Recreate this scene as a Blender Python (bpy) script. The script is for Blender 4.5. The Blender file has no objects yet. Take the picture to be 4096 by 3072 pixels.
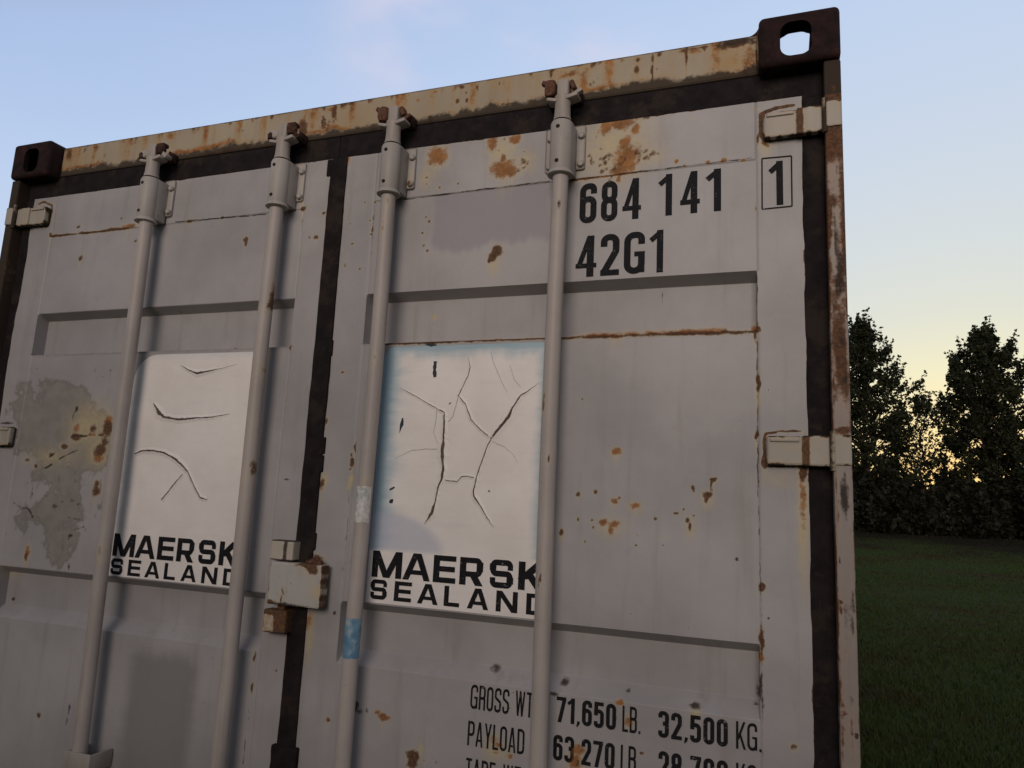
import bpy, bmesh, math, random
import numpy as np
from mathutils import Vector, Matrix

scene = bpy.context.scene
COL = scene.collection
rad = math.radians

# ------------------------------------------------------------------ camera
cam_data = bpy.data.cameras.new('camera')
cam = bpy.data.objects.new('camera', cam_data)
COL.objects.link(cam)
cam_data.sensor_width = 36.0
cam_data.lens = 25.697
cam_data.clip_start = 0.02
cam_data.clip_end = 2000
cam.matrix_world = Matrix((
    (0.94082, 0.01121, 0.33871, 2.30136),
    (0.33557, -0.17041, -0.92647, -1.51548),
    (0.04733, 0.98531, -0.16409, 1.52005),
    (0, 0, 0, 1)))
scene.camera = cam

# ------------------------------------------------------------------ light
SUN_AZ = rad(12)          # the sun has gone down behind the trees, right of the container
SUN_EL = rad(4.0)
world = bpy.data.worlds.new('World')
scene.world = world
world.use_nodes = True
wn = world.node_tree.nodes
wl = world.node_tree.links
wn.clear()
w_out = wn.new('ShaderNodeOutputWorld')
w_bg = wn.new('ShaderNodeBackground')
w_sky = wn.new('ShaderNodeTexSky')
w_sky.sky_type = 'NISHITA'
w_sky.sun_disc = False
w_sky.sun_elevation = SUN_EL
w_sky.sun_rotation = SUN_AZ
w_sky.altitude = 50
w_sky.air_density = 1.0
w_sky.dust_density = 0.3
w_sky.ozone_density = 1.0
# the dusk colours of the sky are read from the brightness of the sky model: blue overhead, cream and orange at the glow
w_bw = wn.new('ShaderNodeRGBToBW')
wl.new(w_sky.outputs[0], w_bw.inputs[0])
w_log = wn.new('ShaderNodeMath'); w_log.operation = 'LOGARITHM'; w_log.inputs[1].default_value = 2.0
wl.new(w_bw.outputs[0], w_log.inputs[0])
w_map = wn.new('ShaderNodeMapRange')
w_map.inputs[1].default_value = -1.0; w_map.inputs[2].default_value = 5.0
wl.new(w_log.outputs[0], w_map.inputs[0])
w_ramp = wn.new('ShaderNodeValToRGB')
w_stops = [(0.10, (0.20, 0.20, 0.26)), (0.74, (0.26, 0.30, 0.44)), (0.98, (0.41, 0.54, 0.80)), (1.33, (0.51, 0.635, 0.86)), (2.0, (0.59, 0.68, 0.815)), (3.4, (0.69, 0.735, 0.735)),
           (4.8, (0.76, 0.77, 0.67)), (7.2, (0.92, 0.86, 0.58)), (10.5, (1.12, 0.89, 0.46)), (16.0, (1.22, 0.80, 0.30))]
while len(w_ramp.color_ramp.elements) < len(w_stops): w_ramp.color_ramp.elements.new(0.5)
for e_, (v_, c_) in zip(w_ramp.color_ramp.elements, w_stops):
    e_.position = max(0.0, min(1.0, (math.log2(v_) + 1.0) / 6.0)); e_.color = (*c_, 1)
wl.new(w_map.outputs[0], w_ramp.inputs[0])
w_gain = wn.new('ShaderNodeVectorMath'); w_gain.operation = 'SCALE'; w_gain.inputs['Scale'].default_value = 1 / 0.15
# the half of the sky away from the afterglow is already dim and dusky pink
w_tc = wn.new('ShaderNodeTexCoord')
w_xyz = wn.new('ShaderNodeSeparateXYZ'); wl.new(w_tc.outputs['Generated'], w_xyz.inputs[0])
w_far = wn.new('ShaderNodeMapRange'); w_far.interpolation_type = 'SMOOTHSTEP'
w_far.inputs[1].default_value = 0.25; w_far.inputs[2].default_value = -0.55
wl.new(w_xyz.outputs[1], w_far.inputs[0])
w_mix = wn.new('ShaderNodeMix'); w_mix.data_type = 'RGBA'
w_nz = wn.new('ShaderNodeTexNoise'); w_nz.inputs['Scale'].default_value = 3.2; w_nz.inputs['Detail'].default_value = 5.0
w_mp = wn.new('ShaderNodeMapping'); w_mp.inputs['Scale'].default_value = (1.0, 1.0, 2.4); w_mp.inputs['Location'].default_value = (0.3, 0.0, 0.1)
wl.new(w_tc.outputs['Generated'], w_mp.inputs[0]); wl.new(w_mp.outputs[0], w_nz.inputs['Vector'])
w_dot = wn.new('ShaderNodeVectorMath'); w_dot.operation = 'DOT_PRODUCT'; w_dot.inputs[1].default_value = Vector((-0.31, 0.76, 0.57)).normalized()
wl.new(w_tc.outputs['Generated'], w_dot.inputs[0])
w_spot = wn.new('ShaderNodeMapRange'); w_spot.interpolation_type = 'SMOOTHSTEP'; w_spot.inputs[1].default_value = 0.970; w_spot.inputs[2].default_value = 1.0
w_spot.inputs[4].default_value = 1.0
wl.new(w_dot.outputs['Value'], w_spot.inputs[0])
w_wisp = wn.new('ShaderNodeMapRange'); w_wisp.interpolation_type = 'SMOOTHSTEP'; w_wisp.inputs[1].default_value = 0.34; w_wisp.inputs[2].default_value = 0.66
wl.new(w_nz.outputs[0], w_wisp.inputs[0])
w_cm = wn.new('ShaderNodeMath'); w_cm.operation = 'MULTIPLY_ADD'; w_cm.inputs[2].default_value = 0.0
w_c2 = wn.new('ShaderNodeMath'); w_c2.operation = 'ADD'; w_c2.inputs[1].default_value = 0.03
wl.new(w_spot.outputs[0], w_c2.inputs[0]); wl.new(w_c2.outputs[0], w_cm.inputs[0]); wl.new(w_wisp.outputs[0], w_cm.inputs[1])
w_cloud = wn.new('ShaderNodeMix'); w_cloud.data_type = 'RGBA'; w_cloud.inputs[7].default_value = (0.74, 0.685, 0.80, 1)
wl.new(w_cm.outputs[0], w_cloud.inputs[0]); wl.new(w_ramp.outputs[0], w_cloud.inputs[6])
wl.new(w_far.outputs[0], w_mix.inputs[0]); wl.new(w_cloud.outputs[2], w_mix.inputs[6])
w_mix.inputs[7].default_value = (0.250, 0.255, 0.300, 1)
wl.new(w_mix.outputs[2], w_gain.inputs[0])
wl.new(w_gain.outputs[0], w_bg.inputs['Color'])
w_bg.inputs['Strength'].default_value = 0.15
wl.new(w_bg.outputs[0], w_out.inputs['Surface'])

sun_data = bpy.data.lights.new('dusk_light', 'SUN')
sun = bpy.data.objects.new('dusk_light', sun_data)
COL.objects.link(sun)
sun_data.energy = 1.85
sun_data.angle = rad(34)
sun_data.color = (1.0, 0.855, 0.75)
d = Vector((-0.09, 0.97, -0.20)).normalized()      # travels right, into the doors and slightly down
sun.rotation_euler = d.to_track_quat('-Z', 'Y').to_euler()

scene.view_settings.view_transform = 'Standard'
scene.view_settings.look = 'None'
scene.view_settings.gamma = 1.0
scene.view_settings.exposure = 0.0

# ------------------------------------------------------------------ measured marks on the steel
MARKS = {
 'R': [('o',1.5014,2.3863,0.0244,0.0237,0,1.0),('y',1.4724,2.3317,0.0173,0.0305,0,0.7),('r',1.4659,2.3601,0.0045,0.0043,0,0.72),('r',1.4724,2.3317,0.0051,0.0049,0,0.72),('r',1.4736,2.3151,0.0036,0.0035,0,0.72),('r',1.4959,2.303,0.0032,0.0031,0,0.72),('r',1.5115,2.3027,0.006,0.0058,0,0.72),('r',1.4511,2.3647,0.0025,0.0025,0,0.72),('r',1.4813,2.3666,0.0028,0.0027,0,0.72),('r',1.4598,2.4041,0.0029,0.0028,0,0.72),('r',1.4664,2.3935,0.0025,0.0025,0,0.72),('r',1.4713,2.3456,0.0025,0.0025,0,0.72),('r',1.4539,2.309,0.0025,0.0025,0,0.72),('r',1.5616,2.308,0.0049,0.0048,0,0.72),('o',1.6489,2.4058,0.0114,0.0204,0,1.0),('o',1.7079,2.406,0.016,0.0113,0,1.0),('y',1.6747,2.3781,0.0321,0.0377,0,0.9),('o',1.6784,2.3322,0.0267,0.0214,0,1.0),('o',1.7015,2.3216,0.0159,0.012,0,1.0),('o',1.6798,2.3574,0.0059,0.0121,0,1.0),('r',1.6784,2.41,0.0054,0.0054,0,0.7),('r',1.7345,2.344,0.0084,0.0085,0,0.66),('r',1.729,2.35,0.0053,0.0053,0,0.66),('r',1.7426,2.3378,0.0063,0.0064,0,0.66),('r',1.7333,2.3707,0.0034,0.0034,0,0.66),('r',1.7338,2.36,0.0025,0.0026,0,0.66),('r',1.7244,2.3373,0.0042,0.0042,0,0.66),('r',1.7475,2.3451,0.0029,0.003,0,0.66),('r',1.7353,2.3281,0.0063,0.0063,0,0.66),('r',1.7461,2.319,0.0033,0.0034,0,0.66),('r',1.7199,2.322,0.0084,0.0085,0,0.66),('r',1.7537,2.38,0.0025,0.0025,0,0.66),('r',1.6678,2.3817,0.0035,0.0035,0,0.66),('y',1.7346,2.3414,0.0313,0.0317,0,0.7),('o',1.9707,2.4129,0.0353,0.0152,0,1.0),('o',1.9352,2.4046,0.0151,0.0153,0,1.0),('o',2.0029,2.3895,0.0087,0.0132,0,1.0),('o',1.9807,2.3587,0.0123,0.0169,0,1.0),('o',1.9868,2.3206,0.0261,0.0316,0,1.0),('o',1.9664,2.2933,0.0176,0.0093,0,1.0),('y',1.9579,2.3542,0.0804,0.0712,0,0.85),('y',2.0352,2.322,0.0409,0.0258,0,0.7),('r',1.9399,2.3011,0.005,0.0052,0,0.68),('r',1.9131,2.3344,0.0033,0.0034,0,0.68),('r',1.9779,2.312,0.0043,0.0045,0,0.68),('r',1.9456,2.2717,0.0055,0.0058,0,0.68),('r',1.9497,2.3315,0.0065,0.0069,0,0.68),('r',1.9556,2.3006,0.0077,0.0082,0,0.68),('r',1.9022,2.3269,0.0068,0.0071,0,0.68),('r',1.9707,2.3058,0.0061,0.0065,0,0.68),('r',1.9358,2.316,0.0078,0.0082,0,0.68),('r',1.9036,2.3194,0.008,0.0084,0,0.68),('r',1.9257,2.3521,0.0052,0.0054,0,0.68),('r',1.9444,2.333,0.0082,0.0086,0,0.68),('r',1.9443,2.3228,0.0036,0.0038,0,0.68),('r',1.9498,2.2817,0.0053,0.0056,0,0.68),('r',1.9244,2.3294,0.0058,0.0061,0,0.68),('r',1.9226,2.3123,0.0062,0.0065,0,0.68),('r',1.8965,2.3399,0.0069,0.0072,0,0.68),('r',1.975,2.3266,0.0084,0.0089,0,0.68),('r',1.9311,2.3274,0.0078,0.0082,0,0.68),('r',1.9822,2.3205,0.006,0.0064,0,0.68),('r',1.9338,2.3292,0.0076,0.008,0,0.68),('r',1.9215,2.3263,0.0032,0.0034,0,0.68),('r',1.9758,2.3486,0.0033,0.0035,0,0.68),('r',1.9439,2.3323,0.0037,0.0039,0,0.68),('r',1.9281,2.2969,0.0079,0.0082,0,0.68),('r',1.9659,2.3103,0.0031,0.0033,0,0.68),('r',2.03,2.3336,0.0057,0.0062,0,0.7),('r',2.0556,2.3227,0.0061,0.0066,0,0.7),('r',2.0308,2.3205,0.0047,0.005,0,0.7),('r',2.0458,2.3211,0.0039,0.0042,0,0.7),('r',2.0249,2.329,0.0026,0.0028,0,0.7),('r',2.0444,2.3293,0.006,0.0065,0,0.7),('r',2.048,2.3283,0.0041,0.0044,0,0.7),('r',2.0063,2.3293,0.0047,0.005,0,0.7),('r',2.0087,2.3324,0.006,0.0064,0,0.7),('r',2.0133,2.327,0.0052,0.0055,0,0.7),('r',2.0349,2.3151,0.0061,0.0065,0,0.7),('r',2.0097,2.3287,0.0025,0.0026,0,0.7),('r',2.0121,2.3198,0.0025,0.0027,0,0.7),('r',2.0132,2.3363,0.0027,0.0028,0,0.7),('r',2.0185,2.3342,0.005,0.0054,0,0.7),('r',2.0159,2.3133,0.0052,0.0056,0,0.7),('r',2.0401,2.3227,0.0049,0.0053,0,0.7),('r',2.0474,2.3241,0.0041,0.0044,0,0.7),('r',2.0195,2.3308,0.0038,0.0041,0,0.7),('r',2.0267,2.3157,0.0047,0.005,0,0.7),('r',1.9108,2.3837,0.0033,0.0035,0,0.65),('r',1.9279,2.3868,0.0032,0.0034,0,0.65),('r',1.9112,2.3857,0.0033,0.0035,0,0.65),('r',1.9145,2.3853,0.0028,0.003,0,0.65),('r',1.9122,2.3939,0.0027,0.0028,0,0.65),('r',1.9039,2.3792,0.0028,0.003,0,0.65),('r',1.9179,2.3935,0.0027,0.0028,0,0.65),('r',1.9002,2.4051,0.0029,0.003,0,0.65),('r',2.0267,2.418,0.009,0.0075,0,0.8),('y',2.1355,2.4004,0.0099,0.0055,0,0.5),('o',2.098,2.3007,0.0053,0.0058,0,1.0),('o',1.9669,2.2729,0.0049,0.0074,0,1.0),('o',[(1.8517,2.2821),(1.899,2.2824),(1.9455,2.2827),(1.9945,2.2845)],0.0026,0.9),('g',[(1.859,2.2839),(2.063,2.2849),(2.2576,2.2871)],0.0018,0.75),('o',2.1671,2.2901,0.0045,0.0035,0,1.0),('o',2.2008,2.2888,0.0057,0.0045,0,1.0),('o',2.2419,2.2845,0.0044,0.0034,0,1.0),('o',2.1164,2.2865,0.0026,0.0025,0,1.0),('g',[(1.4128,2.2802),(1.6058,2.2841),(1.8018,2.2855)],0.0018,0.85),('r',1.6751,2.1237,0.0126,0.0141,0,1.0),('r',1.6653,2.1103,0.0118,0.0116,0,1.0),('r',1.6566,2.102,0.0048,0.0067,0,1.0),('y',1.669,2.0909,0.0183,0.0281,0,0.7),('r',1.4772,2.2274,0.004,0.0038,0,0.8),('r',1.4867,2.2144,0.0043,0.0043,0,0.8),('r',1.4712,2.1861,0.0049,0.0054,0,0.8),('r',1.4757,2.1523,0.0048,0.004,0,0.8),('r',1.4886,2.1385,0.0057,0.0048,0,0.8),('r',1.258,2.2282,0.0031,0.0045,0,0.8),('r',1.3187,2.2311,0.0043,0.0039,0,0.8),('r',1.3268,2.2082,0.0027,0.0111,0,0.8),('r',1.3235,2.1946,0.0036,0.0033,0,0.8),('r',1.271,2.1726,0.0068,0.0034,0,0.8),('r',1.2536,2.1158,0.004,0.0072,0,0.8),('r',1.2989,2.1017,0.0039,0.0036,0,0.8),('r',1.3263,2.2812,0.0055,0.0028,0,0.8),('r',1.2972,2.2836,0.0028,0.0026,0,0.8),('r',1.4453,2.27,0.0026,0.0025,0,0.8),('o',1.236,2.4107,0.0041,0.0176,0,0.8),('g',[(1.3263,2.2806),(1.3268,2.2082),(1.3267,2.1257)],0.0018,0.6),('r',[(1.3894,1.9041),(1.5166,1.9029),(1.6237,1.9038),(1.7266,1.9044),(1.8061,1.9043)],0.005,1.0),('o',[(1.6235,1.9078),(1.7265,1.9067),(1.806,1.9066)],0.0053,0.8),('r',[(1.8468,1.9051),(1.9694,1.9062),(2.091,1.9071),(2.2669,1.9057)],0.0071,1.05),('o',[(1.8847,1.9092),(2.0611,1.9103),(2.1972,1.9113)],0.0086,0.85),('o',1.9694,1.9062,0.0413,0.0074,0,1.0),('o',2.2602,1.9149,0.007,0.0087,0,1.0),('g',1.5171,1.8961,0.0146,0.0034,0,1.0),('g',[(2.2682,2.024),(2.2668,1.9065),(2.2673,1.7918),(2.2671,1.6993),(2.2669,1.5572)],0.0018,0.7),('r',2.2686,1.7917,0.0037,0.0212,0,1.0),('y',2.2684,1.7635,0.0058,0.0336,0,0.7),('r',2.2633,1.8979,0.0037,0.0174,0,1.0),('r',2.2644,1.6826,0.0037,0.0083,0,1.0),('r',2.2732,2.3312,0.0028,0.0148,0,1.0),('y',2.2878,2.3103,0.0129,0.023,0,0.7),('r',2.2664,2.1717,0.0025,0.0072,0,0.7),('g',2.2692,2.4246,0.0041,0.003,0,0.8),('y',2.2718,2.4006,0.0049,0.0043,0,0.8),('r',2.2724,1.3851,0.0052,0.0074,0,1.0),('r',2.2713,1.2842,0.0039,0.023,0,1.0),('o',2.2701,1.2546,0.0045,0.0098,0,1.0),('g',2.2696,1.2026,0.0032,0.0226,0,1.0),('g',2.2662,1.1812,0.0077,0.0077,0,0.8),('g',2.2565,1.1623,0.0064,0.0039,0,0.8),('g',2.2716,1.1643,0.0032,0.0287,0,0.8),('g',[(2.2676,1.5763),(2.2696,1.3973),(2.2723,1.1357),(2.2716,1.0601)],0.0018,0.6),('r',2.3511,1.6084,0.006,0.016,0,1.0),('y',2.3492,1.5211,0.0084,0.1111,0,0.95),('o',2.3499,1.5656,0.0058,0.0649,0,0.72),('y',2.3045,1.5952,0.0394,0.014,0,0.5),('r',1.8955,1.5517,0.0056,0.0049,0,0.95),('r',1.9342,1.5585,0.0042,0.0048,0,0.95),('o',1.9759,1.5393,0.0068,0.006,0,0.95),('o',1.9855,1.5469,0.0036,0.0029,0,0.95),('o',2.0203,1.5318,0.01,0.0066,0,0.95),('r',1.8978,1.4973,0.0025,0.0048,0,0.95),('r',1.9273,1.4976,0.0037,0.0036,0,0.95),('o',1.9546,1.4943,0.0083,0.0062,0,0.95),('o',1.9766,1.4912,0.0102,0.0066,0,0.95),('o',1.9697,1.4785,0.0053,0.0089,0,0.95),('r',1.9315,1.4831,0.0025,0.0025,0,0.95),('r',1.8599,1.4688,0.0051,0.0082,0,0.95),('r',1.9138,1.4521,0.0037,0.0033,0,0.95),('r',2.0251,1.47,0.0026,0.0028,0,0.95),('r',2.0226,1.4513,0.0033,0.0028,0,0.95),('r',2.0797,1.4537,0.0028,0.0025,0,0.95),('y',2.0871,1.4713,0.0028,0.0025,0,0.95),('r',2.0629,1.5069,0.0037,0.0042,0,0.95),('r',2.1062,1.5206,0.006,0.0032,0,0.95),('r',2.1206,1.5287,0.003,0.003,0,0.95),('r',2.1292,1.508,0.0045,0.0064,0,0.95),('r',2.1343,1.4945,0.0032,0.0091,0,0.95),('r',2.1404,1.5188,0.0029,0.0034,0,0.95),('r',2.1396,1.5717,0.0034,0.0065,0,0.95),('r',2.1673,1.5613,0.0094,0.0078,0,0.95),('r',2.1651,1.5509,0.0036,0.008,0,0.95),('r',2.1751,1.5788,0.0025,0.0115,0,0.95),('r',2.1818,1.5917,0.0058,0.0051,0,0.95),('r',2.1762,1.5938,0.0049,0.0025,0,0.95),('g',2.2257,1.4362,0.0043,0.004,0,0.95),('r',2.2723,1.3864,0.0038,0.0065,0,0.95),('g',2.2843,1.3287,0.0025,0.003,0,0.95),('y',2.0204,1.5283,0.0167,0.0106,0,0.65),('y',1.9695,1.4856,0.029,0.0188,0,0.65),('y',2.1327,1.4944,0.0113,0.025,0,0.65),('y',2.1674,1.5509,0.0134,0.0183,0,0.65),('y',1.8601,1.4628,0.0076,0.0144,0,0.65),('y',1.976,1.5358,0.0085,0.0095,0,0.65),('o',1.9768,1.6464,0.0091,0.008,0,1.0),('y',1.9769,1.6414,0.0121,0.012,0,0.6),('r',2.223,1.696,0.0025,0.0045,0,0.7),('y',1.5028,1.9739,0.0076,0.007,0,1.0),('g',1.7133,1.1642,0.0129,0.0087,0,0.8),('g',1.3859,1.0486,0.0093,0.0152,0,0.85),('g',1.3975,1.0392,0.0105,0.0076,0,0.8),('g',1.417,1.0439,0.0037,0.0065,0,0.75),('o',1.4434,1.0431,0.0052,0.0043,0,1),('o',1.4571,1.0362,0.0128,0.0073,0,1),('o',1.4689,1.0346,0.0064,0.0047,0,1),('r',1.5382,0.9648,0.0136,0.0124,0,1),('r',1.5381,0.9502,0.0111,0.0124,0,1),('y',1.557,0.9802,0.0061,0.0124,0,0.9),('r',1.5662,0.9566,0.0044,0.0053,0,0.7),('g',1.585,0.9677,0.0034,0.0025,0,0.75),('g',1.5966,0.9602,0.0043,0.0045,0,0.8),('o',1.7268,1.0277,0.0126,0.0111,0,0.62),('o',1.7365,1.019,0.0137,0.012,0,0.6),('y',1.7326,1.0062,0.0251,0.022,0,0.8),('o',1.7329,1.0002,0.008,0.004,0,0.7),('o',1.7651,0.999,0.0079,0.005,0,0.8),('r',1.7667,1.126,0.0027,0.0041,0,0.75),('r',1.7602,1.0944,0.0046,0.0032,0,0.75),('g',1.8734,1.1554,0.011,0.0078,0,0.9),('g',1.8564,1.1336,0.0129,0.0062,0,0.85),('g',2.0096,1.1559,0.0052,0.0038,0,0.9),('o',1.9971,1.135,0.0075,0.0049,0,0.9),('o',2.0151,1.1017,0.0086,0.0128,0,0.8),('g',2.1456,1.1457,0.0124,0.0053,0,0.95),('y',2.147,1.1354,0.0108,0.0105,0,0.8),('g',2.2566,1.1623,0.0077,0.0033,0,0.85),('g',2.2658,1.1872,0.0067,0.0116,0,0.75),('o',1.9132,1.0331,0.013,0.0097,0,0.95),('o',1.908,1.0093,0.0133,0.0121,0,0.95),('y',1.9079,1.0133,0.0207,0.0242,0,0.6),('r',2.0432,1.0458,0.0062,0.0037,0,0.85),('r',1.9608,1.0698,0.0041,0.0032,0,0.65),('r',1.93,1.0654,0.0035,0.0033,0,0.65),('g',1.9891,1.1062,0.0025,0.0081,0,0.7),('r',2.3268,1.0995,0.0074,0.0062,0,0.8),('r',1.3272,1.646,0.0028,0.0144,0,0.95),('r',1.3203,1.6247,0.0041,0.0066,0,0.95),('r',1.322,1.607,0.0046,0.0121,0,0.95),('r',1.3186,1.5892,0.0033,0.0031,0,0.95),('y',1.3222,1.5651,0.0066,0.0109,0,1),('y',1.3186,1.5497,0.0066,0.0087,0,1),('r',1.3148,1.5495,0.0031,0.0055,0,0.7),('g',1.3175,1.5343,0.0025,0.0065,0,0.7),('y',1.2465,1.5582,0.0117,0.0155,0,1),('r',1.2407,1.5513,0.0099,0.0144,0,0.85),('g',[(1.3218,1.5301),(1.3244,1.4244),(1.3242,1.3501)],0.0018,0.55),('o',1.242,1.2214,0.0106,0.0279,0,0.66),('y',1.2461,1.1843,0.0132,0.0521,0,0.7),('g',1.3096,1.2481,0.0059,0.0062,0,0.9),('r',1.3154,1.0101,0.0073,0.0076,0,0.7),('g',1.2952,1.3523,0.0025,0.0063,0,0.7),('g',1.3196,1.3541,0.0025,0.0075,0,0.7),('r',1.249,1.3715,0.0173,0.0096,0,0.9),('r',1.2734,1.8311,0.0068,0.0048,0,0.8),('r',1.2397,1.7073,0.0054,0.0105,0,0.8),('r',1.3173,1.01,0.0062,0.005,0,0.8),('r',[(2.2867,2.3887),(2.2792,2.3877),(2.2779,2.3453),(2.2843,2.3276),(2.2972,2.3237)],0.0037,1.05),('r',[(2.2867,2.3909),(2.3091,2.3982),(2.3458,2.3979)],0.0033,1.05),('r',[(2.2935,2.3263),(2.3339,2.3314),(2.3592,2.3321)],0.0033,1.05),('o',[(2.2826,2.3447),(2.2842,2.3191),(2.2934,2.3116)],0.0037,0.7),('r',[(2.2824,1.6874),(2.2793,1.6713),(2.2801,1.6457),(2.2759,1.6286),(2.2818,1.6203)],0.0028,1.05),('r',[(2.2825,1.6885),(2.3046,1.6925),(2.3423,1.6939),(2.3579,1.6894)],0.0022,1.05),('r',[(2.2798,1.6213),(2.2998,1.6229),(2.3412,1.624),(2.3509,1.6201)],0.0025,1.05),('r',2.2799,1.6308,0.006,0.0095,0,1.0),('r',2.3507,1.6076,0.0039,0.0114,0,1.0),('o',2.3494,1.59,0.0035,0.0165,0,0.85),('y',2.2847,1.6056,0.012,0.0084,0,0.6),('o',2.2641,1.6818,0.0041,0.0075,0,0.9),('g',[(1.7668,1.8691),(1.8023,1.8746)],0.0011,0.68),('g',[(1.7756,1.8473),(1.7805,1.8742)],0.0011,0.45),('g',[(1.9329,2.366),(1.9331,2.3894)],0.0011,0.46),('g',[(2.1489,0.9656),(2.1525,1.0023)],0.0011,0.63),('g',[(1.337,2.2743),(1.3693,2.3018)],0.0011,0.47),('g',[(2.3357,2.3174),(2.333,2.3298)],0.0011,0.57),('g',[(2.2191,1.7152),(2.268,1.7162)],0.0011,0.57),('g',[(1.3328,1.7915),(1.3321,1.8276)],0.0011,0.54),('g',[(1.2738,1.9758),(1.3139,2.0035)],0.0011,0.67),('g',[(2.2014,1.4477),(2.2071,1.4679)],0.0011,0.53),('g',[(1.8076,2.1057),(1.8366,2.1043)],0.0011,0.65),('g',[(1.2763,0.8899),(1.3127,0.8883)],0.0011,0.63),('g',[(1.3539,1.7025),(1.3666,1.7113)],0.0011,0.55),('g',[(1.7931,1.7832),(1.7965,1.8215)],0.0011,0.5),('g',[(1.5529,1.5882),(1.5565,1.6363)],0.0011,0.68),('g',[(1.7558,1.7007),(1.7689,1.7094)],0.0011,0.59),('g',[(2.2919,2.269),(2.3334,2.273)],0.0011,0.45),('g',[(1.2844,1.8096),(1.2878,1.8588)],0.0011,0.46),('g',[(1.5979,2.0705),(1.6346,2.0928)],0.0011,0.63),('g',[(1.7974,1.6091),(1.812,1.6267)],0.0011,0.66),('g',[(1.42,1.3015),(1.4306,1.345)],0.0011,0.65),('g',[(1.9507,1.5399),(1.9844,1.5637)],0.0011,0.51),('g',[(1.9985,1.9259),(2.0012,1.9391)],0.0011,0.51),('g',[(1.7232,2.3682),(1.7226,2.3997)],0.0011,0.67),('g',[(1.5263,0.9108),(1.5521,0.9149)],0.0011,0.63),('g',[(1.884,1.3886),(1.9026,1.4029)],0.0011,0.49),('g',[(2.0046,1.0909),(2.0138,1.0924)],0.0011,0.66),('g',[(1.8338,2.0731),(1.8576,2.0751)],0.0011,0.49),('g',[(1.5405,2.0791),(1.5376,2.1158)],0.0011,0.48),('g',[(1.833,1.936),(1.8576,1.9367)],0.0011,0.53),('g',[(1.3314,1.3653),(1.3613,1.3869)],0.0011,0.61),('g',[(2.0832,1.8721),(2.0972,1.9172)],0.0011,0.5),('g',[(1.9315,1.6023),(1.9329,1.6126)],0.0011,0.5),('g',[(1.6035,2.3129),(1.6053,2.321)],0.0011,0.65),('g',[(2.0042,1.3089),(2.0333,1.3148)],0.0011,0.61),('g',[(1.4202,1.5702),(1.4478,1.5891)],0.0011,0.56),('g',[(2.1889,2.1391),(2.1887,2.1566)],0.0011,0.63),('g',[(1.8188,1.5319),(1.829,1.5321)],0.0011,0.61),('g',[(1.6288,1.985),(1.6247,2.0062)],0.0011,0.6),('g',[(1.4291,1.5895),(1.4705,1.5936)],0.0011,0.46),('g',[(2.132,1.2927),(2.1394,1.3395)],0.0011,0.64),('g',[(2.1163,1.7912),(2.1179,1.8053)],0.0011,0.64),('g',[(1.9154,2.0657),(1.9156,2.091)],0.0011,0.53),('g',[(2.0932,1.6133),(2.1406,1.6165)],0.0011,0.5),('g',[(1.5227,2.3551),(1.5523,2.3595)],0.0011,0.6),('g',[(2.0636,1.9589),(2.0666,2.008)],0.0011,0.65),('r',2.1647,1.1774,0.0037,0.0017,0,0.63),('r',2.1394,1.1529,0.0021,0.0043,0,0.78),('r',2.0986,1.6966,0.0017,0.0047,0,0.64),('r',1.8352,1.5451,0.0029,0.0038,0,0.75),('g',1.7799,1.3048,0.0025,0.0045,0,0.76),('g',1.2713,2.1596,0.0016,0.0021,0,0.74),('r',2.0063,2.3323,0.0032,0.0031,0,0.65),('g',1.6562,0.9613,0.0038,0.0028,0,0.61),('r',1.3335,0.9375,0.0016,0.0024,0,0.58),('g',1.8669,2.2814,0.0033,0.0038,0,0.76),('r',1.8984,1.76,0.0035,0.0037,0,0.67),('r',1.7101,1.6918,0.0024,0.0024,0,0.57),('g',1.6144,0.941,0.0035,0.0039,0,0.8),('r',1.571,2.2814,0.003,0.0039,0,0.55),('r',1.3768,1.5257,0.0024,0.003,0,0.63),('g',1.6636,2.1866,0.004,0.0032,0,0.6),('g',1.9454,1.8103,0.0018,0.0028,0,0.62),('g',1.3808,1.6884,0.0039,0.0041,0,0.61),('r',2.3398,1.0349,0.003,0.0033,0,0.64),('r',1.9014,1.7446,0.0025,0.0027,0,0.64),('r',2.2873,1.7774,0.0018,0.0037,0,0.77),('r',1.9288,1.8048,0.0037,0.0021,0,0.63),('g',1.953,0.9164,0.0024,0.0034,0,0.76)],
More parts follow.
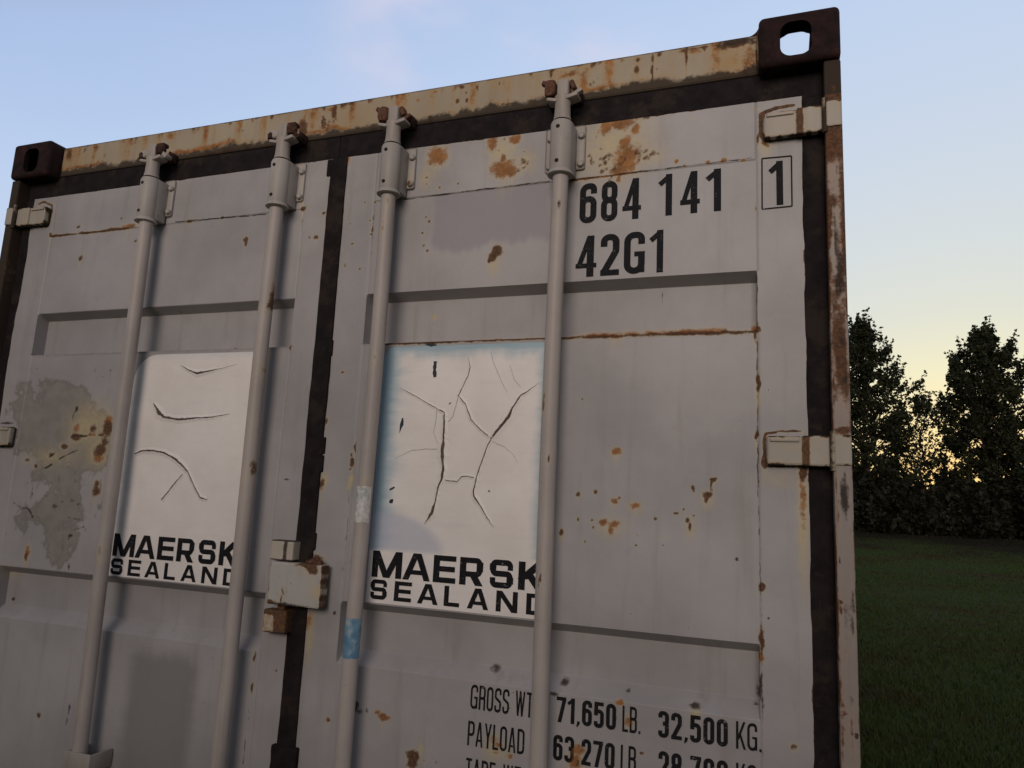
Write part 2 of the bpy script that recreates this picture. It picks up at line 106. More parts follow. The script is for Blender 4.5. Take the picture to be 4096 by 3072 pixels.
 'L': [('r',[(0.1611,2.2851),(0.325,2.2842),(0.5148,2.2853)],0.0038,0.85),('o',0.4861,2.2903,0.0282,0.0071,0,0.9),('r',0.3184,2.2848,0.0119,0.0042,0,1.0),('r',0.1635,2.2902,0.007,0.0074,0,1.0),('r',0.4146,2.2866,0.0257,0.0036,0,1.0),('g',[(0.6647,2.2866),(0.8309,2.2833),(0.9884,2.2802)],0.0021,0.8),('r',0.7173,2.2857,0.0117,0.0049,0,0.9),('r',0.8364,2.2838,0.0067,0.0043,0,0.8),('r',1.1059,2.284,0.0082,0.0059,0,1.0),('r',0.3058,2.2044,0.0079,0.0102,0,0.9),('r',0.9252,2.2121,0.0092,0.0084,0,0.9),('r',0.9267,2.2005,0.0054,0.0093,0,0.9),('r',0.5192,2.2419,0.0056,0.004,0,0.9),('r',1.1563,2.1989,0.007,0.0062,0,0.9),('r',1.1352,2.2007,0.0035,0.0036,0,0.9),('r',1.1741,2.2649,0.006,0.0054,0,0.9),('r',0.2817,2.3044,0.0081,0.0042,0,0.9),('r',0.4531,2.3184,0.0051,0.0041,0,0.9),('g',1.105,2.2422,0.0025,0.0204,0,0.7),('y',1.1729,2.2294,0.0199,0.0268,0,0.35),('g',[(0.1633,1.9064),(0.3467,1.9065),(0.5204,1.9053)],0.0027,0.85),('g',[(0.6059,1.909),(0.8296,1.9063),(0.9989,1.9058)],0.0021,0.85),('r',0.8938,1.9089,0.016,0.004,0,1.0),('g',0.8855,1.8924,0.0583,0.0079,0,0.5),('r',[(1.055,1.9051),(1.1098,1.9052)],0.0018,1.0),('r',1.1046,1.8994,0.003,0.0094,0,0.8),('y',1.0576,1.8836,0.0301,0.0128,0,0.4),('b',0.2682,1.7239,0.1269,0.0782,0,0.95),('b',0.2691,1.6579,0.1138,0.065,0,0.95),('b',0.3466,1.7366,0.0914,0.0528,0,0.95),('b',0.3947,1.6626,0.1095,0.0698,0,0.95),('b',0.4461,1.6299,0.0917,0.0569,0,0.95),('b',0.3356,1.5423,0.1265,0.0748,0,0.66),('b',0.3698,1.4564,0.1479,0.0877,0,0.66),('b',0.4141,1.379,0.0909,0.0688,0,0.66),('b',0.3959,1.3283,0.032,0.0457,0,0.66),('o',0.5129,1.7033,0.0159,0.0181,0,0.9),('r',0.5127,1.6822,0.0178,0.021,0,1),('r',0.508,1.643,0.0158,0.0149,0,0.8),('r',0.496,1.6218,0.0218,0.0164,0,1),('o',0.4922,1.5993,0.0198,0.0134,0,0.9),('o',0.3917,1.6779,0.014,0.0184,0,0.75),('r',0.3941,1.655,0.0197,0.011,0,0.95),('r',0.4565,1.6816,0.0145,0.0182,0,0.75),('y',0.4432,1.6876,0.0724,0.0606,0,0.85),('y',0.4886,1.6187,0.0396,0.0416,0,0.9),('o',0.4478,1.6633,0.0363,0.0061,0,0.7),('r',0.4921,1.6638,0.0199,0.0042,0,0.75),('r',0.2538,1.5675,0.0103,0.0074,0,0.8),('r',0.2153,1.5852,0.0156,0.0081,0,0.7),('r',0.3578,1.6283,0.0166,0.0079,0,0.9),('r',0.3105,1.6028,0.0126,0.0067,0,0.8),('y',0.3159,1.5968,0.1076,0.0274,0,0.6),('g',0.2544,1.4847,0.0093,0.0211,0,0.62),('r',0.5023,1.5239,0.0157,0.0146,0,0.75),('r',0.5037,1.5063,0.0157,0.0146,0,0.9),('g',0.3534,1.4556,0.0115,0.0106,0,0.7),('g',0.4177,1.4733,0.0097,0.0059,0,0.7),('g',0.3794,1.4702,0.0073,0.0053,0,0.68),('g',0.4207,1.53,0.0145,0.0119,0,0.6),('g',0.4415,1.4655,0.008,0.0041,0,0.7),('g',0.4304,1.3784,0.0104,0.0043,0,1),('g',0.4239,1.3708,0.0064,0.0101,0,0.7),('g',0.4396,1.2923,0.0055,0.0085,0,0.9),('o',0.2702,1.3141,0.0108,0.0233,0,0.85),('o',0.2741,1.3351,0.0092,0.0088,0,0.7),('r',0.2694,1.3081,0.0083,0.0146,0,0.8),('g',0.3822,1.7366,0.0058,0.0093,0,1),('g',0.3755,1.718,0.0033,0.0155,0,0.9),('g',0.3141,1.484,0.0125,0.0042,0,0.6),('g',0.5109,1.4366,0.0156,0.0229,0,0.5),('g',0.4079,1.5536,0.0098,0.0149,0,0.6),('g',[(0.3423,1.5913),(0.3731,1.6042),(0.4112,1.6202)],0.0025,0.9),('g',[(0.281,1.5606),(0.3012,1.5657),(0.3163,1.5747)],0.0034,0.9),('g',[(0.3033,1.5965),(0.3221,1.6077)],0.003,0.8),('g',[(0.1861,1.4604),(0.2203,1.4436),(0.2453,1.4477),(0.2723,1.4218)],0.0048,0.75),('g',[(0.2426,1.5394),(0.2265,1.5143)],0.003,0.6),('g',[(0.4083,1.4286),(0.4659,1.4227),(0.4732,1.4056),(0.4318,1.3917)],0.0044,0.68),('g',[(0.405,1.3638),(0.4074,1.3319),(0.3926,1.3048)],0.0028,0.6),('g',[(0.3276,1.3799),(0.3618,1.3348),(0.388,1.3074)],0.0021,0.55),('g',[(0.2522,1.5152),(0.2587,1.4848)],0.0034,0.6),('g',[(0.3479,1.564),(0.3589,1.5099)],0.0033,0.55),('g',[(0.1931,1.6066),(0.216,1.5821)],0.0031,0.7),('g',[(0.3829,1.6594),(0.4403,1.6602)],0.0033,0.9),('r',0.4088,0.8976,0.0061,0.0097,0,0.9),('g',0.5161,0.9261,0.0039,0.0154,0,0.9),('g',0.5117,0.8974,0.0039,0.0153,0,0.85),('g',0.1983,1.1829,0.0067,0.0061,0,0.9),('r',1.093,1.1279,0.0029,0.016,0,0.85),('r',1.0945,1.052,0.0032,0.0114,0,0.9),('g',1.0931,0.9927,0.0025,0.0156,0,0.75),('g',1.0903,0.9197,0.0028,0.0184,0,0.9),('g',1.0904,0.8885,0.0028,0.0153,0,0.85),('g',1.161,1.1016,0.0048,0.0044,0,0.75),('g',1.0678,0.9814,0.0033,0.0031,0,0.7),('y',0.1864,1.2599,0.0336,0.0231,0,0.5),('g',1.1372,1.5594,0.0084,0.0035,0,0.8),('g',[(1.1299,1.5584),(1.1397,1.5564),(1.1488,1.5595)],0.0018,0.7),('g',1.1071,1.7602,0.0039,0.0033,0,0.6),('g',0.494,1.8503,0.0085,0.0065,0,0.6),('g',0.4669,1.8321,0.0073,0.0056,0,0.6),('g',0.4326,1.8514,0.0074,0.0057,0,0.6),('g',0.3183,1.9208,0.0065,0.0049,0,0.6),('r',[(0.0877,2.3997),(0.1131,2.4053),(0.1481,2.3896),(0.1547,2.3708),(0.1506,2.3269),(0.1421,2.3177)],0.0046,0.85),('r',[(0.0936,2.322),(0.147,2.3193)],0.0033,0.85),('g',0.102,1.6944,0.036,0.0045,0,0.9),('g',0.109,1.6239,0.0269,0.0044,0,0.9),('g',[(0.6623,2.1916),(0.659,2.2061)],0.0011,0.6),('g',[(0.2836,1.5293),(0.3001,1.5404)],0.0011,0.5),('g',[(0.7827,1.8376),(0.7786,1.8701)],0.0011,0.52),('g',[(0.2417,1.5995),(0.2424,1.6261)],0.0011,0.61),('g',[(0.9041,1.2207),(0.9272,1.24)],0.0011,0.6),('g',[(0.8658,2.1662),(0.8668,2.1885)],0.0011,0.46),('g',[(1.0527,2.0743),(1.0529,2.0987)],0.0011,0.48),('g',[(0.9952,1.5023),(0.9995,1.5231)],0.0011,0.64),('g',[(0.2521,1.5522),(0.2824,1.5541)],0.0011,0.48),('g',[(0.9901,1.4385),(0.9968,1.4663)],0.0011,0.49),('g',[(0.9974,1.4389),(0.9973,1.4691)],0.0011,0.57),('g',[(0.4927,1.1424),(0.5032,1.1875)],0.0011,0.5),('g',[(0.1367,1.6968),(0.1347,1.7234)],0.0011,0.49),('g',[(0.9964,2.1509),(0.9982,2.1859)],0.0011,0.68),('g',[(0.511,2.1544),(0.5098,2.1659)],0.0011,0.57),('g',[(0.701,2.1556),(0.7061,2.2009)],0.0011,0.45),('g',[(0.6397,1.4933),(0.6404,1.5072)],0.0011,0.57),('g',[(0.766,2.3851),(0.767,2.4024)],0.0011,0.57),('g',[(0.5213,0.9752),(0.5574,0.9806)],0.0011,0.6),('g',[(0.4887,1.2945),(0.5001,1.296)],0.0011,0.48),('g',[(0.9643,0.9492),(0.9651,0.9635)],0.0011,0.49),('g',[(0.9845,2.1832),(1.0309,2.1992)],0.0011,0.45),('g',[(0.2547,1.56),(0.2566,1.5871)],0.0011,0.64),('g',[(0.9035,1.2924),(0.907,1.332)],0.0011,0.67),('g',[(1.0968,1.4002),(1.0983,1.4205)],0.0011,0.55),('g',[(0.448,1.7277),(0.4487,1.7583)],0.0011,0.58),('g',[(0.1103,1.8166),(0.1396,1.8281)],0.0011,0.46),('g',[(0.4403,2.2944),(0.4637,2.3215)],0.0011,0.65),('g',[(0.1935,2.3358),(0.2198,2.3567)],0.0011,0.64),('g',[(0.8268,2.3975),(0.8302,2.4381)],0.0011,0.54),('g',[(0.4608,1.8287),(0.4661,1.8779)],0.0011,0.56),('g',[(0.318,1.1899),(0.3288,1.1907)],0.0011,0.56),('g',[(0.9644,1.1042),(0.9637,1.1207)],0.0011,0.54),('g',[(0.4597,1.1461),(0.5051,1.157)],0.0011,0.49),('g',[(0.6046,1.5439),(0.6186,1.5476)],0.0011,0.5),('g',[(0.3743,0.9594),(0.3959,0.9769)],0.0011,0.47),('g',[(0.8011,2.2577),(0.8013,2.2727)],0.0011,0.6),('g',[(0.2542,1.6893),(0.256,1.7042)],0.0011,0.6),('g',[(0.1464,1.5814),(0.1751,1.6144)],0.0011,0.49),('g',[(0.1947,2.3045),(0.2198,2.3268)],0.0011,0.5),('r',0.9488,2.3547,0.0037,0.0034,0,0.7),('g',1.0198,1.2541,0.0018,0.0022,0,0.62),('g',1.0398,1.8879,0.0026,0.0017,0,0.76),('r',1.1317,1.8269,0.0034,0.0035,0,0.72),('g',1.0708,0.8629,0.0034,0.0021,0,0.62),('r',0.1952,1.8593,0.0033,0.0045,0,0.75),('g',0.288,1.3078,0.0035,0.0047,0,0.56),('r',1.1462,0.8665,0.0019,0.0016,0,0.74),('r',0.3815,1.9678,0.0019,0.0038,0,0.59),('g',0.953,0.9998,0.0033,0.0044,0,0.75),('r',1.116,2.2666,0.004,0.002,0,0.62),('g',0.4486,2.3036,0.0035,0.0032,0,0.64),('r',0.191,0.8613,0.0021,0.0048,0,0.72),('r',1.0472,2.0362,0.0025,0.0018,0,0.77),('r',0.7504,1.1106,0.004,0.0045,0,0.66),('g',0.4189,1.9778,0.0017,0.0046,0,0.63),('r',0.7,2.0228,0.0039,0.0047,0,0.75),('r',0.2401,1.8158,0.004,0.0016,0,0.67),('r',0.1811,1.3741,0.0016,0.0027,0,0.61),('r',0.1638,1.059,0.0038,0.004,0,0.8)],
 'H': [('r',0.1887,2.5573,0.0133,0.0285,0,0.75),('y',0.1962,2.5194,0.0536,0.0423,0,0.5),('o',0.6021,2.5664,0.0159,0.0116,0,0.8),('r',0.5539,2.5729,0.0108,0.009,0,0.65),('y',0.7676,2.5439,0.005,0.039,0,0.8),('g',0.2927,2.4988,0.0093,0.0157,0,0.8),('o',0.8907,2.4918,0.0106,0.0143,0,0.9),('o',0.8292,2.4872,0.039,0.0111,0,0.85),('o',0.9623,2.4805,0.0465,0.0075,0,0.85),('o',0.7606,2.4896,0.02,0.0112,0,0.75),('r',1.0762,2.5141,0.0135,0.0369,0,1),('r',1.1748,2.5564,0.0088,0.0203,0,0.85),('o',1.0793,2.5665,0.0045,0.0248,0,0.75),('g',1.1404,2.5736,0.0089,0.0103,0,0.75),('g',1.1749,2.4925,0.0122,0.0201,0,0.85),('r',0.3028,2.5658,0.0175,0.0075,0,0.65),('y',0.258,2.5303,0.0931,0.0559,0,0.5),('r',0.459,2.5634,0.02,0.0137,0,0.62),('o',0.4134,2.574,0.0146,0.0092,0,0.6),('g',0.8693,2.546,0.0058,0.0043,0,0.75),('g',0.3419,2.5381,0.0115,0.012,0,0.6),('y',0.4661,2.5224,0.0548,0.0362,0,0.35),('o',0.5416,2.4867,0.0322,0.0089,0,0.5),('g',0.9127,2.5776,0.0144,0.0051,0,0.8),('g',0.2567,2.5672,0.0106,0.0122,0,0.7),('r',1.1761,2.5586,0.0066,0.0203,0,0.95),('o',1.1626,2.5674,0.0183,0.0068,0,0.8),('o',1.3824,2.5635,0.0102,0.0131,0,0.75),('r',1.3962,2.5581,0.0047,0.0046,0,0.75),('o',1.4313,2.5543,0.006,0.0058,0,0.8),('r',1.5543,2.5714,0.0096,0.0057,0,0.85),('r',1.5665,2.5521,0.0044,0.0044,0,0.85),('r',1.5447,2.5336,0.0057,0.0063,0,0.95),('r',1.571,2.5311,0.0047,0.0063,0,0.9),('r',1.5972,2.5613,0.0056,0.0142,0,0.7),('o',1.4809,2.5689,0.0079,0.0052,0,0.7),('r',1.6579,2.5639,0.0043,0.0062,0,0.7),('r',1.4718,2.4926,0.0091,0.0115,0,0.75),('r',1.793,2.5689,0.0041,0.0152,0,0.9),('o',1.8392,2.5581,0.0142,0.0084,0,0.85),('y',1.2374,2.533,0.0913,0.0433,0,0.55),('y',1.459,2.5134,0.0392,0.0224,0,0.4),('o',1.3543,2.5776,0.0205,0.0066,0,0.55),('o',1.7527,2.494,0.0117,0.0076,0,0.7),('y',1.4393,2.5579,0.0527,0.0323,0,0.3),('r',1.3041,2.4876,0.0139,0.0085,0,0.8),('r',2.0064,2.5675,0.0053,0.0058,0,0.95),('r',2.0042,2.5438,0.0059,0.0099,0,1),('y',2.0047,2.522,0.0069,0.0145,0,0.6),('r',2.0392,2.5363,0.0025,0.0431,0,0.95),('r',2.0408,2.5649,0.0037,0.0145,0,0.9),('r',2.0564,2.5722,0.0057,0.0064,0,0.85),('r',2.1172,2.5513,0.0031,0.0228,0,1),('r',2.1157,2.5716,0.0127,0.0074,0,0.9),('r',2.1461,2.5731,0.035,0.0028,0,0.85),('o',2.131,2.5688,0.0252,0.0074,0,0.7),('r',2.1587,2.5666,0.0035,0.0068,0,0.9),('g',2.2303,2.5731,0.0409,0.0095,0,1),('r',2.2229,2.566,0.0434,0.0084,0,0.9),('y',2.2107,2.5208,0.0363,0.047,0,1),('o',2.253,2.5217,0.0167,0.0412,0,0.72),('r',2.2709,2.5268,0.0033,0.0329,0,0.9),('r',2.2469,2.5007,0.0048,0.0247,0,0.7),('r',2.0517,2.537,0.0031,0.0035,0,0.85),('o',1.8756,2.5199,0.009,0.0326,0,0.95),('r',1.8665,2.4977,0.0112,0.0178,0,0.9),('o',1.8419,2.5596,0.0142,0.0078,0,0.85),('o',1.8278,2.556,0.0143,0.0048,0,0.8),('g',1.9111,2.5361,0.0033,0.003,0,0.6),('g',2.0859,2.49,0.0067,0.0096,0,0.95),('g',2.1739,2.4798,0.0064,0.0072,0,0.95),('g',2.242,2.4782,0.011,0.006,0,0.9),('g',2.2106,2.4738,0.0073,0.0039,0,0.8),('g',1.9223,2.4802,0.006,0.0082,0,0.85),('r',1.9688,2.5733,0.0081,0.0059,0,0.6),('y',2.0599,2.507,0.0232,0.0228,0,0.6),('o',2.0237,2.4915,0.0079,0.0057,0,0.7),('y',1.8652,2.5364,0.0252,0.0357,0,0.5),('y',1.9812,2.4969,0.0319,0.0174,0,0.35)],
 'P': [('r',2.4123,2.2645,0.0081,0.0178,0,1),('o',2.4125,2.2705,0.0085,0.0238,0,0.6),('r',2.4168,2.1599,0.01,0.0155,0,0.85),('o',2.4129,2.139,0.01,0.0231,0,0.55),('r',2.4304,2.1682,0.005,0.0077,0,0.9),('g',2.4225,2.2257,0.0025,0.0293,0,0.7),('y',2.4131,2.2209,0.0084,0.0215,0,0.6),('r',2.4302,2.3744,0.0102,0.0182,0,1),('g',2.4258,2.3307,0.0136,0.005,0,1),('r',2.4202,1.9862,0.0147,0.0223,0,0.72),('g',2.4272,1.87,0.0048,0.019,0,0.95),('g',2.4288,1.8374,0.0025,0.0162,0,0.8),('g',2.4289,1.7945,0.0043,0.016,0,0.95),('g',2.427,1.8159,0.0025,0.008,0,0.8),('r',2.4088,1.8651,0.0049,0.0434,0,0.62),('r',2.4113,1.9199,0.0054,0.0412,0,0.6),('o',2.4166,1.8323,0.0097,0.043,0,0.5),('o',2.4124,1.7573,0.0096,0.0318,0,0.45),('r',2.4094,1.784,0.0034,0.0532,0,0.7),('r',2.4228,1.6915,0.0166,0.0065,0,1),('g',2.4216,1.6447,0.0028,0.0057,0,0.95),('g',2.4282,1.5795,0.0037,0.0056,0,0.95),('g',2.4231,1.6087,0.0025,0.0041,0,0.9),('y',2.4161,1.8108,0.0145,0.08,0,0.4),('g',2.4276,1.5794,0.0037,0.006,0,0.95),('g',2.4273,1.5431,0.0033,0.0131,0,0.95),('g',2.4379,1.5094,0.0025,0.0162,0,0.8),('g',2.4108,1.4495,0.0025,0.0097,0,0.75),('r',2.4125,1.373,0.0042,0.0051,0,0.9),('r',2.4106,1.3571,0.003,0.0076,0,0.9),('g',2.4322,1.3747,0.0027,0.022,0,0.8),('g',2.4299,1.3307,0.0027,0.0249,0,0.75),('g',2.4271,1.3055,0.0025,0.0155,0,0.7),('g',2.4258,1.1984,0.0052,0.0109,0,0.62),('r',2.4231,1.153,0.0041,0.0328,0,0.7),('r',2.4262,1.1059,0.0029,0.0236,0,0.65),('g',2.4309,1.1427,0.0037,0.0042,0,1.2),('r',2.4074,1.2234,0.0025,0.0608,0,0.6),('r',2.4081,1.1329,0.0025,0.0447,0,0.7),('r',2.4105,1.5407,0.0025,0.0394,0,0.65),('g',2.4308,1.5025,0.0025,0.0097,0,0.6),('r',2.4193,1.2861,0.003,0.0124,0,0.6),('r',2.4111,1.1934,0.0035,0.0121,0,0.75),('r',2.4091,1.587,0.0025,0.0266,0,0.7)],
}
CRACKS = {"R": [(0,[(1.4412,1.7898,0.00037),(1.4718,1.7762,0.00149),(1.5098,1.7561,0.00149),(1.5433,1.7397,0.00186),(1.5653,1.7284,0.00261)]),(0,[(1.5642,1.73,0.00318),(1.5658,1.6961,0.00424),(1.5662,1.6641,0.00459),(1.5645,1.6385,0.00847),(1.5699,1.6006,0.00494),(1.5689,1.5754,0.00741)]),(0,[(1.5688,1.577,0.00521),(1.56,1.5531,0.00313),(1.5552,1.5217,0.00313),(1.5484,1.4949,0.00695),(1.5295,1.4676,0.00069)]),(0,[(1.5726,1.5724,0.00173),(1.59,1.5698,0.00173),(1.6073,1.5688,0.00173),(1.6185,1.5807,0.00173),(1.6337,1.5821,0.00173),(1.6542,1.5781,0.00173)]),(0,[(1.6865,1.6696,0.00201),(1.6769,1.6501,0.00201),(1.667,1.6188,0.00234),(1.657,1.5875,0.00234),(1.65,1.5472,0.00301),(1.6516,1.538,0.00368),(1.6679,1.5173,0.00267),(1.686,1.4909,0.00201),(1.7035,1.4708,0.00067)]),(0,[(1.6852,1.6696,0.00468),(1.7046,1.6926,0.00569),(1.7264,1.7194,0.00569),(1.7352,1.7413,0.00368),(1.7536,1.7695,0.00301),(1.7696,1.7788,0.00201),(1.7948,1.7974,0.00033)]),(0,[(1.6858,1.6705,0.00201),(1.6577,1.6906,0.00201),(1.6324,1.7142,0.00201),(1.6163,1.751,0.00201),(1.5996,1.7678,0.00167)]),(0,[(1.5978,1.7688,0.00245),(1.6069,1.7898,0.0021),(1.6207,1.8189,0.0021),(1.6241,1.8385,0.00175),(1.6181,1.8615,0.00035)]),(1,[(1.5978,1.7688,0.00175),(1.5924,1.7446,0.00175),(1.5868,1.722,0.00175),(1.5788,1.7107,0.00175),(1.5686,1.7058,0.0021)]),(1,[(1.5624,1.6432,0.00175),(1.5217,1.6434,0.0014),(1.4826,1.6385,0.0014),(1.4405,1.6181,0.0007)]),(1,[(1.5434,1.7381,0.00142),(1.5434,1.7121,0.00142),(1.5384,1.683,0.00107),(1.5531,1.6511,0.00071)]),(1,[(1.6896,1.6628,0.00133),(1.7201,1.6509,0.00133),(1.7405,1.6359,0.001),(1.7546,1.6148,0.00067)]),(1,[(1.6745,1.8732,0.00103),(1.6828,1.847,0.00103),(1.7018,1.8081,0.00103),(1.7202,1.776,0.00103)]),(1,[(1.7236,1.8397,0.001),(1.7352,1.8076,0.001),(1.7527,1.7884,0.001)]),(2,[(1.5315,1.8543,0.00796),(1.5308,1.8336,0.00723),(1.5329,1.8153,0.00868)]),(2,[(1.4534,1.7166,0.00368),(1.4521,1.7001,0.00883),(1.4471,1.6803,0.00074)]),(2,[(1.4321,1.5436,0.00365),(1.445,1.5505,0.00438)]),(2,[(1.4331,1.5139,0.00291),(1.4387,1.5167,0.01092),(1.4434,1.5217,0.00291)]),(2,[(1.5744,1.7501,0.00282),(1.5798,1.754,0.00211)]),(2,[(1.6859,1.551,0.00397),(1.6899,1.5493,0.00331)]),(2,[(1.5047,1.8979,0.00294),(1.5177,1.8948,0.00661),(1.5324,1.8937,0.0022)])],
 "L": [(0,[(0.7493,1.8612,0.00056),(0.785,1.8449,0.00336),(0.8109,1.8365,0.00504),(0.8454,1.8416,0.00392),(0.8925,1.8495,0.00112),(0.9386,1.8595,0.00056)]),(0,[(0.6705,1.7549,0.00114),(0.6978,1.726,0.01025),(0.7165,1.7151,0.00513),(0.7674,1.7088,0.00569),(0.8265,1.7134,0.00342),(0.8796,1.7158,0.00285),(0.9359,1.7253,0.00114)]),(0,[(0.6258,1.6129,0.00229),(0.653,1.6214,0.004),(0.6866,1.6229,0.004),(0.7322,1.6173,0.00457),(0.7732,1.6011,0.00514),(0.8032,1.5827,0.00514),(0.8215,1.5684,0.00343),(0.8483,1.5316,0.00286),(0.8738,1.5015,0.00343),(0.8951,1.4982,0.00229)]),(0,[(0.8037,1.5616,0.00214),(0.7784,1.5333,0.00322),(0.7417,1.4897,0.00322)])]}


# ------------------------------------------------------------------ helpers
def tag(o, label=None, cat=None, group=None, kind=None):
    if label: o['label'] = label
    if cat: o['category'] = cat
    if group: o['group'] = group
    if kind: o['kind'] = kind
    return o

def empty(name, loc=(0, 0, 0), parent=None):
    o = bpy.data.objects.new(name, None)
    o.location = loc
    o.empty_display_size = 0.2
    COL.objects.link(o)
    if parent: o.parent = parent
    return o

class MB:
    def __init__(s): s.V = []; s.F = []; s.M = []
    def add(s, verts, faces, mi=0):
        n = len(s.V)
        s.V += [tuple(v) for v in verts]
        s.F += [tuple(i + n for i in f) for f in faces]
        s.M += [mi] * len(faces)
        return s
    def bm(s, bm, mi=0):
        bm.verts.ensure_lookup_table()
        bm.verts.index_update()
        s.add([v.co[:] for v in bm.verts], [[v.index for v in f.verts] for f in bm.faces], mi)
        bm.free()
        return s
    def box(s, x0, x1, y0, y1, z0, z1, bev=0.002, grid=0, mi=0, rot=None, seg=2):
        bm = bmesh.new()
        bmesh.ops.create_cube(bm, size=1)
        for v in bm.verts:
            v.co.x = x0 if v.co.x < 0 else x1
            v.co.y = y0 if v.co.y < 0 else y1
            v.co.z = z0 if v.co.z < 0 else z1
        if grid:
            for ax in range(3):
                lo = (x0, y0, z0)[ax]; hi = (x1, y1, z1)[ax]
                n = int((hi - lo) / grid)
                for k in range(1, n):
                    co = [0, 0, 0]; no = [0, 0, 0]
                    co[ax] = lo + (hi - lo) * k / n; no[ax] = 1
                    bmesh.ops.bisect_plane(bm, geom=bm.verts[:] + bm.edges[:] + bm.faces[:], plane_co=co, plane_no=no)
        if bev:
            es = [e for e in bm.edges if len(e.link_faces) == 2 and e.calc_face_angle(0) > 0.5]
            bmesh.ops.bevel(bm, geom=es, offset=bev, segments=seg, affect='EDGES', profile=0.5)
        if rot:
            c = Vector(((x0 + x1) / 2, (y0 + y1) / 2, (z0 + z1) / 2))
            R = Matrix.Rotation(rot[1], 3, rot[0])
            for v in bm.verts: v.co = R @ (v.co - c) + c
        return s.bm(bm, mi)
    def lathe(s, prof, c=(0, 0, 0), axis='z', n=24, mi=0, squash=(1, 1)):
        vs = []; fs = []
        for r, t in prof:
            for k in range(n):
                a = 2 * math.pi * k / n
                u, v = r * math.cos(a) * squash[0], r * math.sin(a) * squash[1]
                if axis == 'z': p = (c[0] + u, c[1] + v, c[2] + t)
                elif axis == 'y': p = (c[0] + u, c[1] + t, c[2] + v)
                else: p = (c[0] + t, c[1] + u, c[2] + v)
                vs.append(p)
        for i in range(len(prof) - 1):
            for k in range(n):
                a = i * n + k; b = i * n + (k + 1) % n
                fs.append((a, b, b + n, a + n))
        m = len(prof)
        fs.append(tuple(range(n - 1, -1, -1)))
        fs.append(tuple((m - 1) * n + k for k in range(n)))
        return s.add(vs, fs, mi)
    def build(s, name, mats, parent=None, angle=35, paint=None, smooth=True):
        me = bpy.data.meshes.new(name)
        me.from_pydata(s.V, [], s.F)
        for m in (mats if isinstance(mats, (list, tuple)) else [mats]): me.materials.append(m)
        me.polygons.foreach_set('material_index', s.M)
        bm = bmesh.new(); bm.from_mesh(me); bmesh.ops.recalc_face_normals(bm, faces=bm.faces[:]); bm.to_mesh(me); bm.free()
        if smooth:
            me.shade_smooth()
            me.set_sharp_from_angle(angle=rad(angle))
        (paint or painter([]))(me)
        o = bpy.data.objects.new(name, me)
        COL.objects.link(o)
        if parent: o.parent = parent
        return o

_rng = np.random.RandomState(11)
_lat = _rng.rand(256, 256)
def vnoise(x, y, oct=4):
    x = np.asarray(x, float); y = np.asarray(y, float)
    tot = np.zeros(np.broadcast(x, y).shape); amp = 0.5; nrm = 0
    for o in range(oct):
        xi = np.floor(x).astype(int); yi = np.floor(y).astype(int)
        fx = x - xi; fy = y - yi
        fx = fx * fx * (3 - 2 * fx); fy = fy * fy * (3 - 2 * fy)
        g = lambda a, b: _lat[a & 255, b & 255]
        tot += amp * ((g(xi, yi) * (1 - fx) + g(xi + 1, yi) * fx) * (1 - fy) + (g(xi, yi + 1) * (1 - fx) + g(xi + 1, yi + 1) * fx) * fy)
        nrm += amp; amp *= 0.5
        x = x * 2.03 + 17.3; y = y * 2.03 + 5.1
    return tot / nrm

